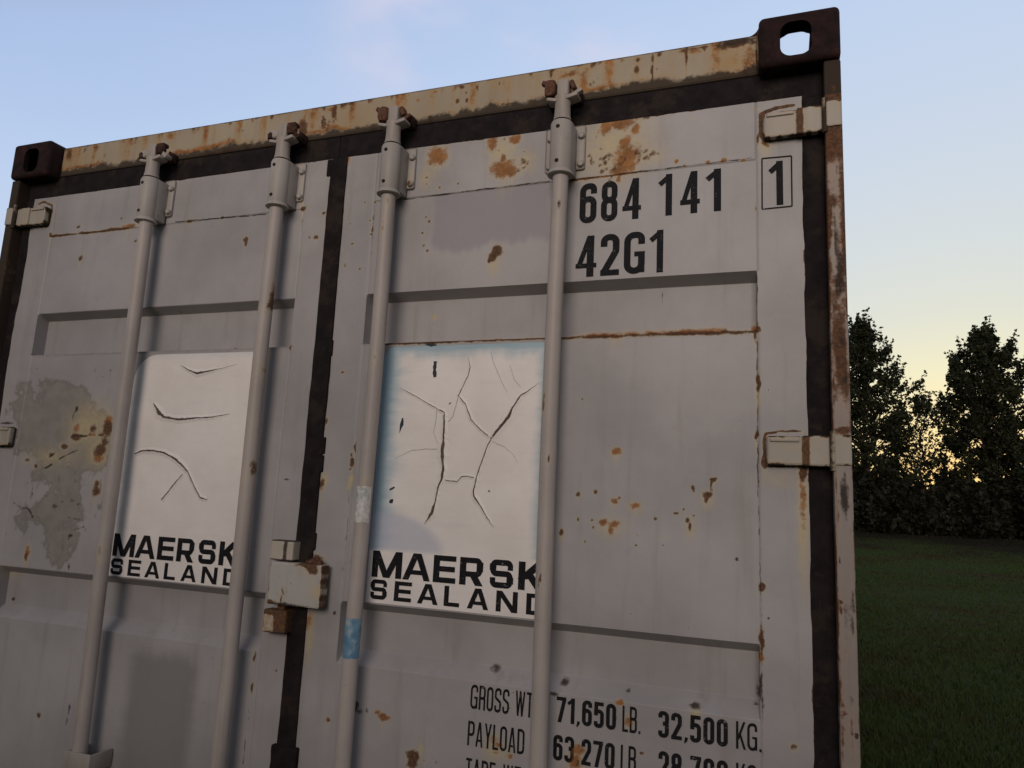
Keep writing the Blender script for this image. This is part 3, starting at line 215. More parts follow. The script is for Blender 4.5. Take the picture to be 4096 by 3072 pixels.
CH = {'r': 0, 'o': 1, 'y': 2, 'g': 3, 'p': 4, 'b': 5, 'd': 6}
def marks_eval(marks, x, z):
    """wear and tone channels of a list of measured marks at points (x, z)"""
    out = np.zeros((len(x), 8))
    jx = (vnoise(x * 90, z * 90, 2) - 0.5) * 0.006
    jz = (vnoise(x * 90 + 50, z * 90 + 9, 2) - 0.5) * 0.006
    for m in marks:
        k = CH[m[0]]
        if isinstance(m[1], float):
            _, cx, cz, rx, rz, ang, s = m
            R = 2.2 * max(rx, rz)
            i = np.nonzero((abs(x - cx) < R) & (abs(z - cz) < R))[0]
            if not len(i): continue
            jj = min(1.0, max(rx, rz) / 0.008)
            u = (x[i] + jx[i] * jj - cx) / rx; v = (z[i] + jz[i] * jj - cz) / rz
            dd = np.sqrt(u * u + v * v)
            val = s * np.clip(1.08 - 0.5 * dd, 0, 1)
            if k <= 1 and rz > 0.0045:
                ln = min(0.10, 5.5 * rz + 0.01); wd = rx * 0.75
                q = np.nonzero((abs(x - cx) < 2 * wd) & (z < cz) & (z > cz - ln - rz))[0]
                if len(q):
                    fall = (cz - z[q]) / (ln + rz)
                    st_ = np.clip(1 - (x[q] + jx[q] - cx) ** 2 / (wd * wd), 0, 1) * np.clip(1 - fall, 0, 1) ** 0.8 * (0.35 + 0.9 * vnoise(x[q] * 260, z[q] * 9 + cx * 40, 2))
                    out[q, 2] = np.maximum(out[q, 2], 0.85 * s * st_)
        else:
            _, P, w, s = m
            xs = [p[0] for p in P]; zs = [p[1] for p in P]
            R = 3 * w + 0.004
            i = np.nonzero((x > min(xs) - R) & (x < max(xs) + R) & (z > min(zs) - R) & (z < max(zs) + R))[0]
            if not len(i): continue
            px = x[i] + jx[i] * 0.5; pz = z[i] + jz[i] * 0.5
            dd = np.full(len(i), 9.0)
            for (x0, z0), (x1, z1) in zip(P[:-1], P[1:]):
                L = (x1 - x0) ** 2 + (z1 - z0) ** 2 + 1e-12
                t = np.clip(((px - x0) * (x1 - x0) + (pz - z0) * (z1 - z0)) / L, 0, 1)
                dd = np.minimum(dd, np.hypot(px - x0 - t * (x1 - x0), pz - z0 - t * (z1 - z0)))
            brk = 0.55 + 0.9 * vnoise(px * 45, pz * 45, 2)
            val = s * np.clip(1.08 - 0.5 * dd / w, 0, 1) * np.clip(brk, 0.4, 1.1)
        out[i, k] = np.maximum(out[i, k], val)
    return out

def painter(marks, extra=None):
    def fn(me):
        n = len(me.vertices)
        co = np.zeros(n * 3); me.vertices.foreach_get('co', co); co = co.reshape(-1, 3)
        ch = marks_eval(marks, co[:, 0], co[:, 2]) if marks else np.zeros((n, 8))
        if extra: extra(co, ch)
        for nm, a in (('wear', ch[:, 0:4]), ('tone', ch[:, 4:8])):
            at = me.attributes.new(nm, 'FLOAT_COLOR', 'POINT')
            at.data.foreach_set('color', np.ascontiguousarray(a, dtype=np.float32).ravel())
    return fn

# ------------------------------------------------------------------ materials
class NT:
    def __init__(s, name):
        s.m = bpy.data.materials.new(name); s.m.use_nodes = True
        s.n = s.m.node_tree.nodes; s.l = s.m.node_tree.links
        s.n.clear()
        s.out = s.n.new('ShaderNodeOutputMaterial')
        s.p = s.n.new('ShaderNodeBsdfPrincipled')
        s.l.new(s.p.outputs[0], s.out.inputs['Surface'])
        s.tc = s.n.new('ShaderNodeTexCoord').outputs['Object']
    def put(s, sock, v):
        if hasattr(v, 'is_linked') or isinstance(v, bpy.types.NodeSocket): s.l.new(v, sock)
        else: sock.default_value = v if not isinstance(v, tuple) or len(v) == 4 or sock.type == 'VECTOR' else (*v, 1)
    def noise(s, scale, detail=4, rough=0.55, stretch=None, w=0.0):
        src = s.tc
        if stretch or w:
            mp = s.n.new('ShaderNodeMapping'); s.l.new(s.tc, mp.inputs[0])
            if stretch: mp.inputs['Scale'].default_value = stretch
            mp.inputs['Location'].default_value = (w, w * 1.7, w * 0.6)
            src = mp.outputs[0]
        t = s.n.new('ShaderNodeTexNoise'); s.l.new(src, t.inputs['Vector'])
        t.inputs['Scale'].default_value = scale; t.inputs['Detail'].default_value = detail; t.inputs['Roughness'].default_value = rough
        return t.outputs[0]
    def math(s, op, a, b=0.0, c=0.0):
        t = s.n.new('ShaderNodeMath'); t.operation = op
        s.put(t.inputs[0], a); s.put(t.inputs[1], b); s.put(t.inputs[2], c)
        return t.outputs[0]
    def step(s, v, lo, hi, to=1.0):
        t = s.n.new('ShaderNodeMapRange'); t.interpolation_type = 'SMOOTHSTEP'
        s.put(t.inputs[0], v); t.inputs[1].default_value = lo; t.inputs[2].default_value = hi; t.inputs[4].default_value = to
        return t.outputs[0]
    def mix(s, f, a, b):
        t = s.n.new('ShaderNodeMix'); t.data_type = 'RGBA'
        s.put(t.inputs[0], f); s.put(t.inputs[6], a); s.put(t.inputs[7], b)
        return t.outputs[2]
    def attr(s, nm):
        t = s.n.new('ShaderNodeAttribute'); t.attribute_name = nm
        sp = s.n.new('ShaderNodeSeparateColor'); s.l.new(t.outputs['Color'], sp.inputs[0])
        return sp.outputs[0], sp.outputs[1], sp.outputs[2], t.outputs['Alpha']
    def bump(s, h, strength=0.3, dist=0.002):
        t = s.n.new('ShaderNodeBump'); t.inputs['Strength'].default_value = strength; t.inputs['Distance'].default_value = dist
        s.l.new(h, t.inputs['Height']); s.l.new(t.outputs[0], s.p.inputs['Normal'])

def steel(name, base, var=0.12, rough=0.5, rust=0.0, dirt=0.25, stain=(0.50, 0.40, 0.20)):
    t = NT(name)
    n1 = t.noise(75, 5, 0.6); n2 = t.noise(260, 3, 0.6); nb = t.noise(2.6, 5, 0.6); n3 = t.noise(26, 6, 0.65)
    st = t.noise(9, 5, 0.6, stretch=(3.0, 3.0, 0.22))
    r, o, y, g = t.attr('wear'); p, b, dk, _ = t.attr('tone')
    lo = tuple(c * (1 - var) for c in base); hi = tuple(c * (1 + var) for c in base)
    col = t.mix(t.step(nb, 0.3, 0.7), lo, hi)
    col = t.mix(t.math('MULTIPLY', t.step(n2, 0.35, 0.75), 0.10), col, tuple(c * 0.72 for c in base))
    col = t.mix(t.math('MULTIPLY', t.step(st, 0.52, 0.78), dirt), col, (0.20, 0.175, 0.135))
    col = t.mix(t.math('MULTIPLY', t.step(n3, 0.60, 0.74), dirt * 0.5), col, (0.24, 0.22, 0.19))
    col = t.mix(t.math('MULTIPLY', t.step(p, 0.05, 0.95), 0.75), col, (0.265, 0.248, 0.268))
    col = t.mix(t.math('MULTIPLY', t.step(dk, 0.0, 1.0), 0.75), col, (0.20, 0.19, 0.18))
    bn = t.math('ADD', b, t.math('ADD', t.math('MULTIPLY', t.math('SUBTRACT', t.noise(13, 5, 0.6, w=7.0), 0.5), 1.5), t.math('MULTIPLY', t.math('SUBTRACT', n1, 0.5), 0.22)))
    col = t.mix(t.math('MULTIPLY', t.step(bn, 0.36, 0.66), 0.72), col, t.mix(t.step(n3, 0.35, 0.65), (0.185, 0.170, 0.135), (0.240, 0.220, 0.180)))
    vein = t.math('SUBTRACT', t.step(bn, 0.40, 0.50), t.step(bn, 0.50, 0.62))
    col = t.mix(t.math('MULTIPLY', vein, 0.40), col, (0.095, 0.080, 0.060))
    yn = t.math('MULTIPLY', y, t.math('ADD', 0.35, n1))
    col = t.mix(t.step(yn, 0.08, 0.95, 0.85), col, stain)
    n4 = t.noise(150, 6, 0.7, w=2.0)
    nm = t.math('ADD', t.math('MULTIPLY', t.math('SUBTRACT', n1, 0.5), 1.0), t.math('MULTIPLY', t.math('SUBTRACT', n4, 0.5), 0.8))
    def mask(v, amp, lo_, hi_):
        k = t.math('ADD', v, t.math('MULTIPLY', nm, amp))
        return t.step(k, lo_, hi_)
    ro = t.math('MAXIMUM', t.math('MULTIPLY', r, 0.9), o)
    col = t.mix(t.math('MULTIPLY', mask(ro, 0.35, 0.08, 0.58), 0.68), col, tuple(0.45 * c + 0.55 * k for c, k in zip(base, stain)))
    om = t.math('MULTIPLY', mask(o, 0.85, 0.36, 0.74), 0.93)
    oc = t.mix(t.step(n3, 0.3, 0.7), (0.170, 0.062, 0.016), (0.36, 0.155, 0.042))
    oc = t.mix(t.math('MULTIPLY', t.step(n4, 0.52, 0.70), 0.55), oc, (0.36, 0.22, 0.10))
    oc = t.mix(t.math('MULTIPLY', t.step(n1, 0.30, 0.48, -1.0), -0.0), oc, (0.09, 0.035, 0.014))
    col = t.mix(om, col, oc)
    rm = t.math('MULTIPLY', mask(r, 0.65, 0.40, 0.70), 0.95)
    rc = t.mix(t.step(n4, 0.35, 0.68), (0.048, 0.021, 0.011), (0.150, 0.065, 0.026))
    col = t.mix(rm, col, rc)
    gm = mask(g, 0.55, 0.40, 0.78)
    col = t.mix(t.math('MULTIPLY', gm, 0.93), col, (0.034, 0.024, 0.016))
    allm = t.math('MAXIMUM', t.math('MAXIMUM', om, rm), gm)
    if rust > 0:
        q = t.noise(16, 8, 0.68, w=3.0)
        q2 = t.step(q, 0.66 - rust * 0.3, 0.72 - rust * 0.3)
        col = t.mix(q2, col, t.mix(t.step(n2, 0.35, 0.7), (0.060, 0.026, 0.014), (0.20, 0.085, 0.034)))
        allm = t.math('MAXIMUM', allm, q2)
    t.put(t.p.inputs['Base Color'], col)
    t.put(t.p.inputs['Roughness'], t.math('ADD', rough, t.math('MULTIPLY', allm, 0.38)))
    t.p.inputs['Specular IOR Level'].default_value = 0.35
    h = t.math('ADD', t.math('MULTIPLY', allm, t.math('ADD', n2, -0.9)), t.math('MULTIPLY', t.noise(9, 3), 0.6))
    t.bump(h, 0.35, 0.0016)
    return t.m

def plain(name, c0, c1, scale=30, rough=0.8, bump=0.3, dist=0.002, c2=None, spec=0.3):
    t = NT(name)
    n = t.noise(scale, 6, 0.65)
    col = t.mix(t.step(n, 0.3, 0.7), c0, c1)
    if c2: col = t.mix(t.step(t.noise(scale * 0.35, 7, 0.7, w=5.0), 0.52, 0.62), col, c2)
    t.put(t.p.inputs['Base Color'], col)
    t.p.inputs['Roughness'].default_value = rough
    t.p.inputs['Specular IOR Level'].default_value = spec
    if bump: t.bump(n, bump, dist)
    return t.m

M_DOOR = steel('grey_door_paint', (0.345, 0.328, 0.326), var=0.15, dirt=0.32)
M_HEAD = steel('yellowed_header_paint', (0.345, 0.285, 0.200), rust=0.05, dirt=0.5, stain=(0.34, 0.20, 0.060))
M_POST = steel('worn_post_paint', (0.26, 0.225, 0.20), rust=0.06, dirt=0.6, stain=(0.36, 0.21, 0.12))
M_BAR = steel('bar_paint', (0.385, 0.342, 0.312), dirt=0.45, rust=0.0)
M_FIT = steel('fitting_paint', (0.36, 0.330, 0.30), dirt=0.6, rust=0.09)
M_HINGE = steel('rusty_hinge_paint', (0.37, 0.335, 0.285), dirt=0.5, rust=0.13, stain=(0.42, 0.30, 0.12))
M_SIDE = steel('side_paint', (0.36, 0.34, 0.33), rust=0.04)
M_CAST = plain('dark_rusty_casting', (0.012, 0.008, 0.008), (0.030, 0.015, 0.014), 40, 0.9, 0.5, 0.003, (0.045, 0.018, 0.015), 0.15)
M_RUST = plain('brown_rust', (0.055, 0.025, 0.016), (0.16, 0.075, 0.045), 120, 0.9, 0.6, 0.002, (0.10, 0.045, 0.028))
M_DKRUST = plain('dark_rust', (0.022, 0.012, 0.009), (0.070, 0.032, 0.020), 90, 0.9, 0.6, 0.002, (0.11, 0.05, 0.03))
M_CAM = steel('cam_paint', (0.34, 0.30, 0.265), dirt=0.7, rust=0.16)
M_RUBBER = plain('black_door_rubber', (0.011, 0.0085, 0.009), (0.020, 0.016, 0.016), 34, 0.85, 0.4, 0.003, (0.028, 0.021, 0.017), 0.12)
M_HOLE = plain('dark_hole', (0.012, 0.010, 0.009), (0.02, 0.016, 0.014), 60, 0.9, 0)
M_TAPE = plain('silver_reflective_tape', (0.44, 0.43, 0.41), (0.66, 0.64, 0.61), 90, 0.35, 0.3, 0.001, (0.30, 0.36, 0.33), 0.5)
M_BLUE = plain('blue_tape', (0.08, 0.19, 0.30), (0.18, 0.33, 0.45), 30, 0.35, 0.2, 0.001, (0.36, 0.42, 0.45), 0.5)

def ink(name, c):
    t = NT(name)
    r, o, y, g = t.attr('wear')
    n1 = t.noise(75, 5, 0.6); n2 = t.noise(340, 3, 0.6)
    col = t.mix(t.step(n2, 0.30, 0.8), c, tuple(k * 1.5 + 0.004 for k in c))
    k = t.math('ADD', t.math('MAXIMUM', r, o), t.math('MULTIPLY', t.math('SUBTRACT', n1, 0.5), 0.9))
    col = t.mix(t.step(k, 0.50, 0.72, 0.85), col, (0.17, 0.075, 0.025))
    wn_ = t.step(t.math('ADD', t.math('MULTIPLY', n2, 0.6), t.math('MULTIPLY', t.noise(45, 4, 0.6), 0.4)), 0.60, 0.68)
    col = t.mix(wn_, col, (0.30, 0.28, 0.27))
    t.put(t.p.inputs['Base Color'], col)
    t.p.inputs['Roughness'].default_value = 0.7
    t.p.inputs['Specular IOR Level'].default_value = 0.12
    return t.m
M_INK = ink('black_lettering_paint', (0.009, 0.0085, 0.0105))

def vinyl():
    t = NT('faded_vinyl')
    p, b, dk, _ = t.attr('tone')
    n = t.noise(7, 5, 0.6); n2 = t.noise(120, 4, 0.6)
    hz = t.noise(30, 4, 0.6, stretch=(0.35, 1, 2.2))
    col = t.mix(t.step(n, 0.3, 0.7), (0.745, 0.70, 0.66), (0.82, 0.78, 0.74))
    col = t.mix(t.math('MULTIPLY', t.step(hz, 0.5, 0.8), 0.14), col, (0.52, 0.50, 0.49))
    col = t.mix(t.math('MULTIPLY', t.step(n2, 0.55, 0.75), 0.08), col, (0.45, 0.40, 0.36))
    pe = t.math('MULTIPLY', p, t.math('ADD', 0.55, t.math('MULTIPLY', hz, 0.9)))
    col = t.mix(t.step(pe, 0.0, 1.0, 0.9), col, (0.26, 0.41, 0.49))
    col = t.mix(t.math('MULTIPLY', b, 0.75), col, (0.44, 0.47, 0.57))
    t.put(t.p.inputs['Base Color'], col)
    t.p.inputs['Roughness'].default_value = 0.5
    t.p.inputs['Specular IOR Level'].default_value = 0.3
    t.bump(hz, 0.12, 0.002)
    return t.m
M_VINYL = vinyl()
M_CRACK = plain('crack_gap', (0.06, 0.042, 0.034), (0.16, 0.12, 0.10), 200, 0.9, 0)
M_CRACK2 = plain('hairline_crack', (0.36, 0.32, 0.30), (0.46, 0.42, 0.40), 200, 0.9, 0)
M_CRACK3 = plain('vinyl_tear', (0.02, 0.035, 0.045), (0.05, 0.065, 0.075), 200, 0.9, 0)

# ------------------------------------------------------------------ door skin shape
YD = 0.047
DEEP = 0.036
PROF_Z = [0.10, 0.330, 0.348, 0.470, 0.505, 0.655, 0.675, 0.800, 0.835][:0] + \
         [0.16, 0.40, 0.42, 0.53, 0.565, 0.66, 0.66001, 1.138, 1.168, 1.258, 1.278, 1.903, 1.909, 2.018, 2.034, 2.283, 2.287, 2.50]
PROF_Y = [0, 0, DEEP, DEEP, 0, 0, 0, 0, DEEP, DEEP, 0, 0, DEEP, DEEP, 0, 0, -0.0022, -0.0022]
BARS = {'L': (0.606, 1.060), 'R': (1.396, 1.842)}
DOORS = {'L': (0.070, 1.187, 0.166, 1.108), 'R': (1.234, 2.362, 1.326, 2.268)}
def skin(side, x, z, dents=True):
    x0, x1, a, b = DOORS[side]
    x = np.asarray(x, float); z = np.asarray(z, float)
    inside = np.clip((x - a) / 0.002, 0, 1) * np.clip((b - x) / 0.002, 0, 1)
    prof = np.interp(z, PROF_Z, PROF_Y)
    y = YD + prof * inside - 0.0016 * (1 - inside)
    seam = np.exp(-((x - a) / 0.0018) ** 2) + np.exp(-((x - b) / 0.0018) ** 2)
    y = y + 0.0022 * seam * (prof < 0.003)
    weld = np.exp(-((z - 2.2845) / 0.0018) ** 2) * inside
    y = y - 0.0016 * weld * (0.4 + vnoise(x * 160, z * 3, 2))
    bead = np.exp(-((z - 1.9035) / 0.003) ** 2) * inside
    y = y - 0.0025 * bead * vnoise(x * 120 + 7, z * 3, 2)
    if dents:
        y = y + 0.0052 * (vnoise(x * 3.2 + 3, z * 3.2, 2) - 0.5) + 0.0017 * (vnoise(x * 14, z * 14, 2) - 0.5)
    return y

def axis_samples(lo, hi, step, extra):
    v = list(np.arange(lo, hi, step)) + [hi]
    for e in extra:
        for k in (-0.003, -0.0012, 0, 0.0012, 0.003):
            if lo < e + k < hi: v.append(e + k)
    v = sorted(v); o = [v[0]]
    for a in v[1:]:
        if a - o[-1] > 0.0007: o.append(a)
    return np.array(o)

def door_panel(side, parent):
    x0, x1, a, b = DOORS[side]
    xs = axis_samples(x0, x1, 0.0042, [a + 0.001, b - 0.001])
    zs = axis_samples(0.74 if side == 'L' else 0.90, 2.4175, 0.0042, PROF_Z)
    zl = axis_samples(0.16, zs[0] - 0.012, 0.014, [])
    zs = np.concatenate([zl, zs])
    X, Z = np.meshgrid(xs, zs)
    Y = skin(side, X, Z)
    nx, nz = len(xs), len(zs)
    V = np.stack([X, Y, Z], -1).reshape(-1, 3)
    idx = np.arange(nx * nz).reshape(nz, nx)
    F = np.stack([idx[:-1, :-1], idx[:-1, 1:], idx[1:, 1:], idx[1:, :-1]], -1).reshape(-1, 4)
    # rim folded back round the edge of the panel
    loop = list(idx[0, :]) + list(idx[1:, -1]) + list(idx[-1, -2::-1]) + list(idx[-2:0:-1, 0])
    n0 = len(V)
    rim = V[loop].copy(); rim[:, 1] = 0.105
    V = np.concatenate([V, rim])
    L = len(loop)
    R = np.array([[loop[k], n0 + k, n0 + (k + 1) % L, loop[(k + 1) % L]] for k in range(L)])
    me = bpy.data.meshes.new('door_panel')
    me.from_pydata(V.tolist(), [], F.tolist() + R.tolist() + [list(range(n0, n0 + L))])
    me.shade_smooth()
    me.set_sharp_from_angle(angle=rad(60))
    me.materials.append(M_DOOR)
    def extra(co, ch):
        # thin rust along the edges of the panel and in the corners of the pressed grooves
        x, z = co[:, 0], co[:, 2]
        e = np.minimum(np.minimum(x - x0, x1 - x), 2.4175 - z)
        nn = vnoise(x * 30 + 4, z * 30, 3)
        ch[:, 3] = np.maximum(ch[:, 3], np.clip(0.9 - e / 0.004, 0, 1) * np.clip(nn * 1.6 - 0.25, 0, 1))
        ch[:, 0] = np.maximum(ch[:, 0], np.clip(0.95 - e / 0.006, 0, 1) * np.clip(nn * 2.4 - 1.0, 0, 1))
        n6 = vnoise(x * 22 + 11, z * 22, 3) - 0.5
        R_ = lambda v, a_, b_: np.clip((v - a_) / (b_ - a_), 0, 1)
        for xb in BARS[side]:
            for dx in (-0.045, 0.038):
                w_ = 0.010
                run = np.clip(1 - ((x - xb - dx + 0.003 * n6) / w_) ** 2, 0, 1) * R_(z, 2.08, 2.30) * (z < 2.33) * np.clip(vnoise(x * 200, z * 7 + xb * 30, 3) * 2.0 - 0.55, 0, 1)
                ch[:, 2] = np.maximum(ch[:, 2], 0.65 * run)
                ch[:, 3] = np.maximum(ch[:, 3], 0.50 * run)
        if side == 'R':
            n7 = vnoise(x * 70 + 3, z * 6, 3) - 0.5; n8 = vnoise(x * 7, z * 80 + 9, 3) - 0.5
            bot = 2.150 + 0.022 * n7 - 0.026 * np.exp(-((x - 1.60) / 0.045) ** 2) - 0.012 * np.exp(-((x - 1.52) / 0.04) ** 2) + 0.02 * n6
            ch[:, 4] = R_(x + 0.006 * n6 + 0.012 * n8, 1.492, 1.510) * R_(z, bot - 0.016, bot + 0.016) * (z < 2.2835) * R_(x, 1.86, 1.84)
        else:
            n7 = vnoise(x * 60 + 3, z * 6, 3) - 0.5; n8 = vnoise(x * 7, z * 70 + 9, 3) - 0.5
            x = x + 0.018 * n8; z = z + 0.022 * n7
            ch[:, 6] = R_(x, 0.675 + 0.02 * n6, 0.735) * R_(x, 0.950, 0.895) * R_(z, 1.130 + 0.02 * n6, 1.075)
    painter(MARKS[side], extra)(me)
    o = bpy.data.objects.new('door_panel', me)
    COL.objects.link(o); o.parent = parent
    return o

# ------------------------------------------------------------------ lettering
def fillet(pts, r, closed=False, n=6):
    P = [Vector(p) for p in pts]; out = []
    N = len(P)
    for i in range(N):
        if not closed and i in (0, N - 1): out.append(P[i]); continue
        a, b, c = P[i - 1], P[i], P[(i + 1) % N]
        u = (a - b); v = (c - b); lu, lv = u.length, v.length
        if lu < 1e-6 or lv < 1e-6: continue
        u /= lu; v /= lv
        ang = math.acos(max(-1, min(1, u.dot(v))))
        if ang > 3.0: out.append(b); continue
        rr = r[i] if isinstance(r, (list, tuple)) else r
        t = min(rr / max(math.tan(ang / 2), 1e-3), lu * 0.499, lv * 0.499)
        if t < 1e-4: out.append(b); continue
        p0 = b + u * t; p1 = b + v * t
        for k in range(n + 1):
            s = k / n
            out.append(p0 * (1 - s) ** 2 + b * 2 * s * (1 - s) + p1 * s * s) if ang < 0.9 else out.append(None)
        if ang >= 0.9:
            del out[-(n + 1):]
            R_ = t * math.tan(ang / 2); bis = (u + v).normalized(); cen = b + bis * (R_ / math.sin(ang / 2))
            a0 = math.atan2((p0 - cen).y, (p0 - cen).x); a1 = math.atan2((p1 - cen).y, (p1 - cen).x)
            da = (a1 - a0 + math.pi) % (2 * math.pi) - math.pi
            for k in range(n + 1):
                aa = a0 + da * k / n
                out.append(cen + Vector((math.cos(aa), math.sin(aa))) * R_)
    return out

def strip(pts, w, closed=False):
    """a ribbon of constant (or listed) width along a path -> list of (left, right) points"""
    P = [Vector(p) for p in pts]
    Q = [P[0]]
    for q_ in P[1:]:
        if (q_ - Q[-1]).length > 1e-5: Q.append(q_)
    if closed and (Q[0] - Q[-1]).length < 1e-5: Q.pop()
    P = Q; N = len(P); out = []
    for i in range(N):
        a = P[i - 1] if (closed or i > 0) else None
        c = P[(i + 1) % N] if (closed or i < N - 1) else None
        d0 = (P[i] - a).normalized() if a is not None else None
        d1 = (c - P[i]).normalized() if c is not None else None
        if d0 is None: d0 = d1
        if d1 is None: d1 = d0
        n0 = Vector((-d0.y, d0.x)); n1 = Vector((-d1.y, d1.x))
        m = (n0 + n1)
        if m.length < 1e-4: m = n0
        m.normalize()
        k = 1 / max(m.dot(n0), 0.35)
        ww = w[i] if isinstance(w, (list, tuple)) else w
        out.append((P[i] + m * k * ww / 2, P[i] - m * k * ww / 2))
    return out

def glyph_condensed(ch, T):
    """strokes of a narrow grotesque: list of (path, width, closed); returns strokes, advance width"""
    W = 0.42
    if ch in ' ': return [], 0.20
    h = T / 2
    L, R, B, U = h, W - h, h, 1 - h
    r = (R - L) / 2 * 0.98
    S = []
    def st(pts, rr=0, closed=False, w=T): S.append((fillet(pts, rr, closed), w, closed))
    cx = W / 2
    def dg(a, b_, w): S.append(([Vector(a), Vector(b_)], w, 'H'))
    if ch in '0O': st([(L, B), (R, B), (R, U), (L, U)], r, True)
    elif ch == '6':
        m = 0.60
        st([(L, B), (R, B), (R, m), (L, m)], r * 0.95, True)
        st([(R, 0.73), (R, U), (L, U), (L, 0.30)], r)
    elif ch == '8':
        m = 0.525
        st([(L, B), (R, B), (R, m), (L, m)], r * 0.95, True)
        st([(L + .008, m), (R - .008, m), (R - .008, U), (L + .008, U)], r * 0.95, True)
    elif ch == '4':
        W = 0.44; xs = W * 0.70
        st([(xs, 0), (xs, 1)])
        dg((xs - T * 0.10, 1.0), (T * 0.42, 0.24), T * 0.72)
        st([(0, 0.272), (W, 0.272)], w=T * 0.75)
    elif ch == '1':
        W = 0.29; xs = W - h
        st([(xs, 0), (xs, 1)])
        S.append(([Vector((xs - h * 0.2, 0.925)), Vector((0.0, 0.76))], T * 0.80, False))
    elif ch == '2':
        st([(L, 0.70), (L, U), (R, U), (R, 0.58), (L * 0.95, 0.06)], [0, r, r, 0.16, 0])
        st([(0.005, h * 0.92), (W, h * 0.92)], w=T * 0.92)
    elif ch == '3':
        st([(L, 0.74), (L, U), (R, U), (R, 0.53), (cx - .03, 0.53)], [0, r, r, r * 0.8, 0])
        st([(cx - .03, 0.53), (R, 0.53), (R, B), (L, B), (L, 0.26)], [0, r * 0.8, r, r, 0])
    elif ch == '5':
        st([(0.05, 1 - h * 0.92), (W - 0.02, 1 - h * 0.92)], w=T * 0.92)
        st([(L + 0.015, 1), (L, 0.47)])
        st([(L, 0.53), (L, 0.64), (R, 0.64), (R, B), (L, B), (L, 0.25)], [0, r * 0.6, r, r, r, 0])
    elif ch == '7':
        st([(0, 1 - h * 0.92), (W, 1 - h * 0.92)], w=T * 0.92)
        dg((R + h * 0.1, 1 - T * 0.4), (W * 0.36, 0), T * 0.98)
    elif ch == 'G':
        W = 0.47; R = W - h; r = (R - L) / 2 * 0.98
        st([(R, 0.70), (R, U), (L, U), (L, B), (R, B), (R, 0.50)], [0, r, r, r, r, 0])
        st([(W * 0.50, 0.47), (W, 0.47)], w=T * 0.75)
        st([(R + .004, 0.5), (R + .004, 0.03)], w=T * 0.9)
    elif ch == 'L': W = 0.34; st([(h, 0), (h, 1)]); st([(h, h * 0.9), (W, h * 0.9)], w=T * 0.9)
    elif ch == 'B':
        st([(L, 0), (L, 1)])
        st([(L, U), (R - .01, U), (R - .01, 0.53), (L, 0.53)], [0, r * 0.8, r * 0.8, 0])
        st([(L, 0.53), (R, 0.53), (R, B), (L, B)], [0, r * 0.8, r * 0.8, 0])
    elif ch == 'K':
        W = 0.45
        st([(L, 0), (L, 1)])
        dg((L + h * 0.5, 0.34), (W - h * 0.9, 1), T * 0.92)
        dg((L + h * 2.0, 0.58), (W - h * 0.6, 0), T * 0.92)
    elif ch == 'R':
        st([(L, 0), (L, 1)])
        st([(L, U), (R, U), (R, 0.48), (L, 0.48)], [0, r * 0.9, r * 0.9, 0])
        st([(cx, 0.48), (R, 0.48), (R, 0)], [0, r * 0.5, 0])
    elif ch == 'S':
        st([(R, 0.72), (R, U), (L, U), (L, 0.60), (R, 0.42), (R, B), (L, B), (L, 0.28)], [0, r, r, 0.10, 0.10, r, r, 0])
    elif ch == 'W':
        W = 0.60
        for a, b_ in (((h, 1), (W * 0.29, 0)), ((W * 0.29, 0), (W * 0.5, 1)), ((W * 0.5, 1), (W * 0.71, 0)), ((W * 0.71, 0), (W - h, 1))):
            dg(a, b_, T * 0.85)
    elif ch == 'T': W = 0.38; st([(W / 2, 0), (W / 2, 1)]); st([(0, 1 - h * 0.9), (W, 1 - h * 0.9)], w=T * 0.9)
    elif ch == 'P':
        st([(L, 0), (L, 1)]); st([(L, U), (R, U), (R, 0.45), (L, 0.45)], [0, r * 0.9, r * 0.9, 0])
    elif ch == 'A':
        W = 0.45
        dg((h * 1.0, 0), (W / 2 - h * 0.25, 1), T * 0.9); dg((W - h * 1.0, 0), (W / 2 + h * 0.25, 1), T * 0.9)
        st([(W * 0.2, 0.26), (W * 0.8, 0.26)], w=T * 0.75)
    elif ch == 'Y':
        W = 0.43
        st([(W / 2, 0), (W / 2, 0.45)]); dg((h * 1.0, 1), (W / 2, 0.38), T * 0.9); dg((W - h * 1.0, 1), (W / 2, 0.38), T * 0.9)
    elif ch == 'D': st([(L, B), (L, U), (R, U), (R, B)], [0.01, 0.01, r, r][0:1] * 2 + [r, r], True)
    elif ch == 'E':
        W = 0.36
        st([(h, 0), (h, 1)])
        for yy in (h * 0.9, 0.52, 1 - h * 0.9): st([(h, yy), (W, yy)], w=T * 0.9)
    elif ch == '.': W = 0.13; st([(W / 2, 0), (W / 2, 0.11)], w=0.11)
    elif ch == ',': W = 0.15; S.append(([Vector((0.10, 0.14)), Vector((0.075, 0.02)), Vector((0.02, -0.09))], [0.12, 0.11, 0.03], False))
    return S, W

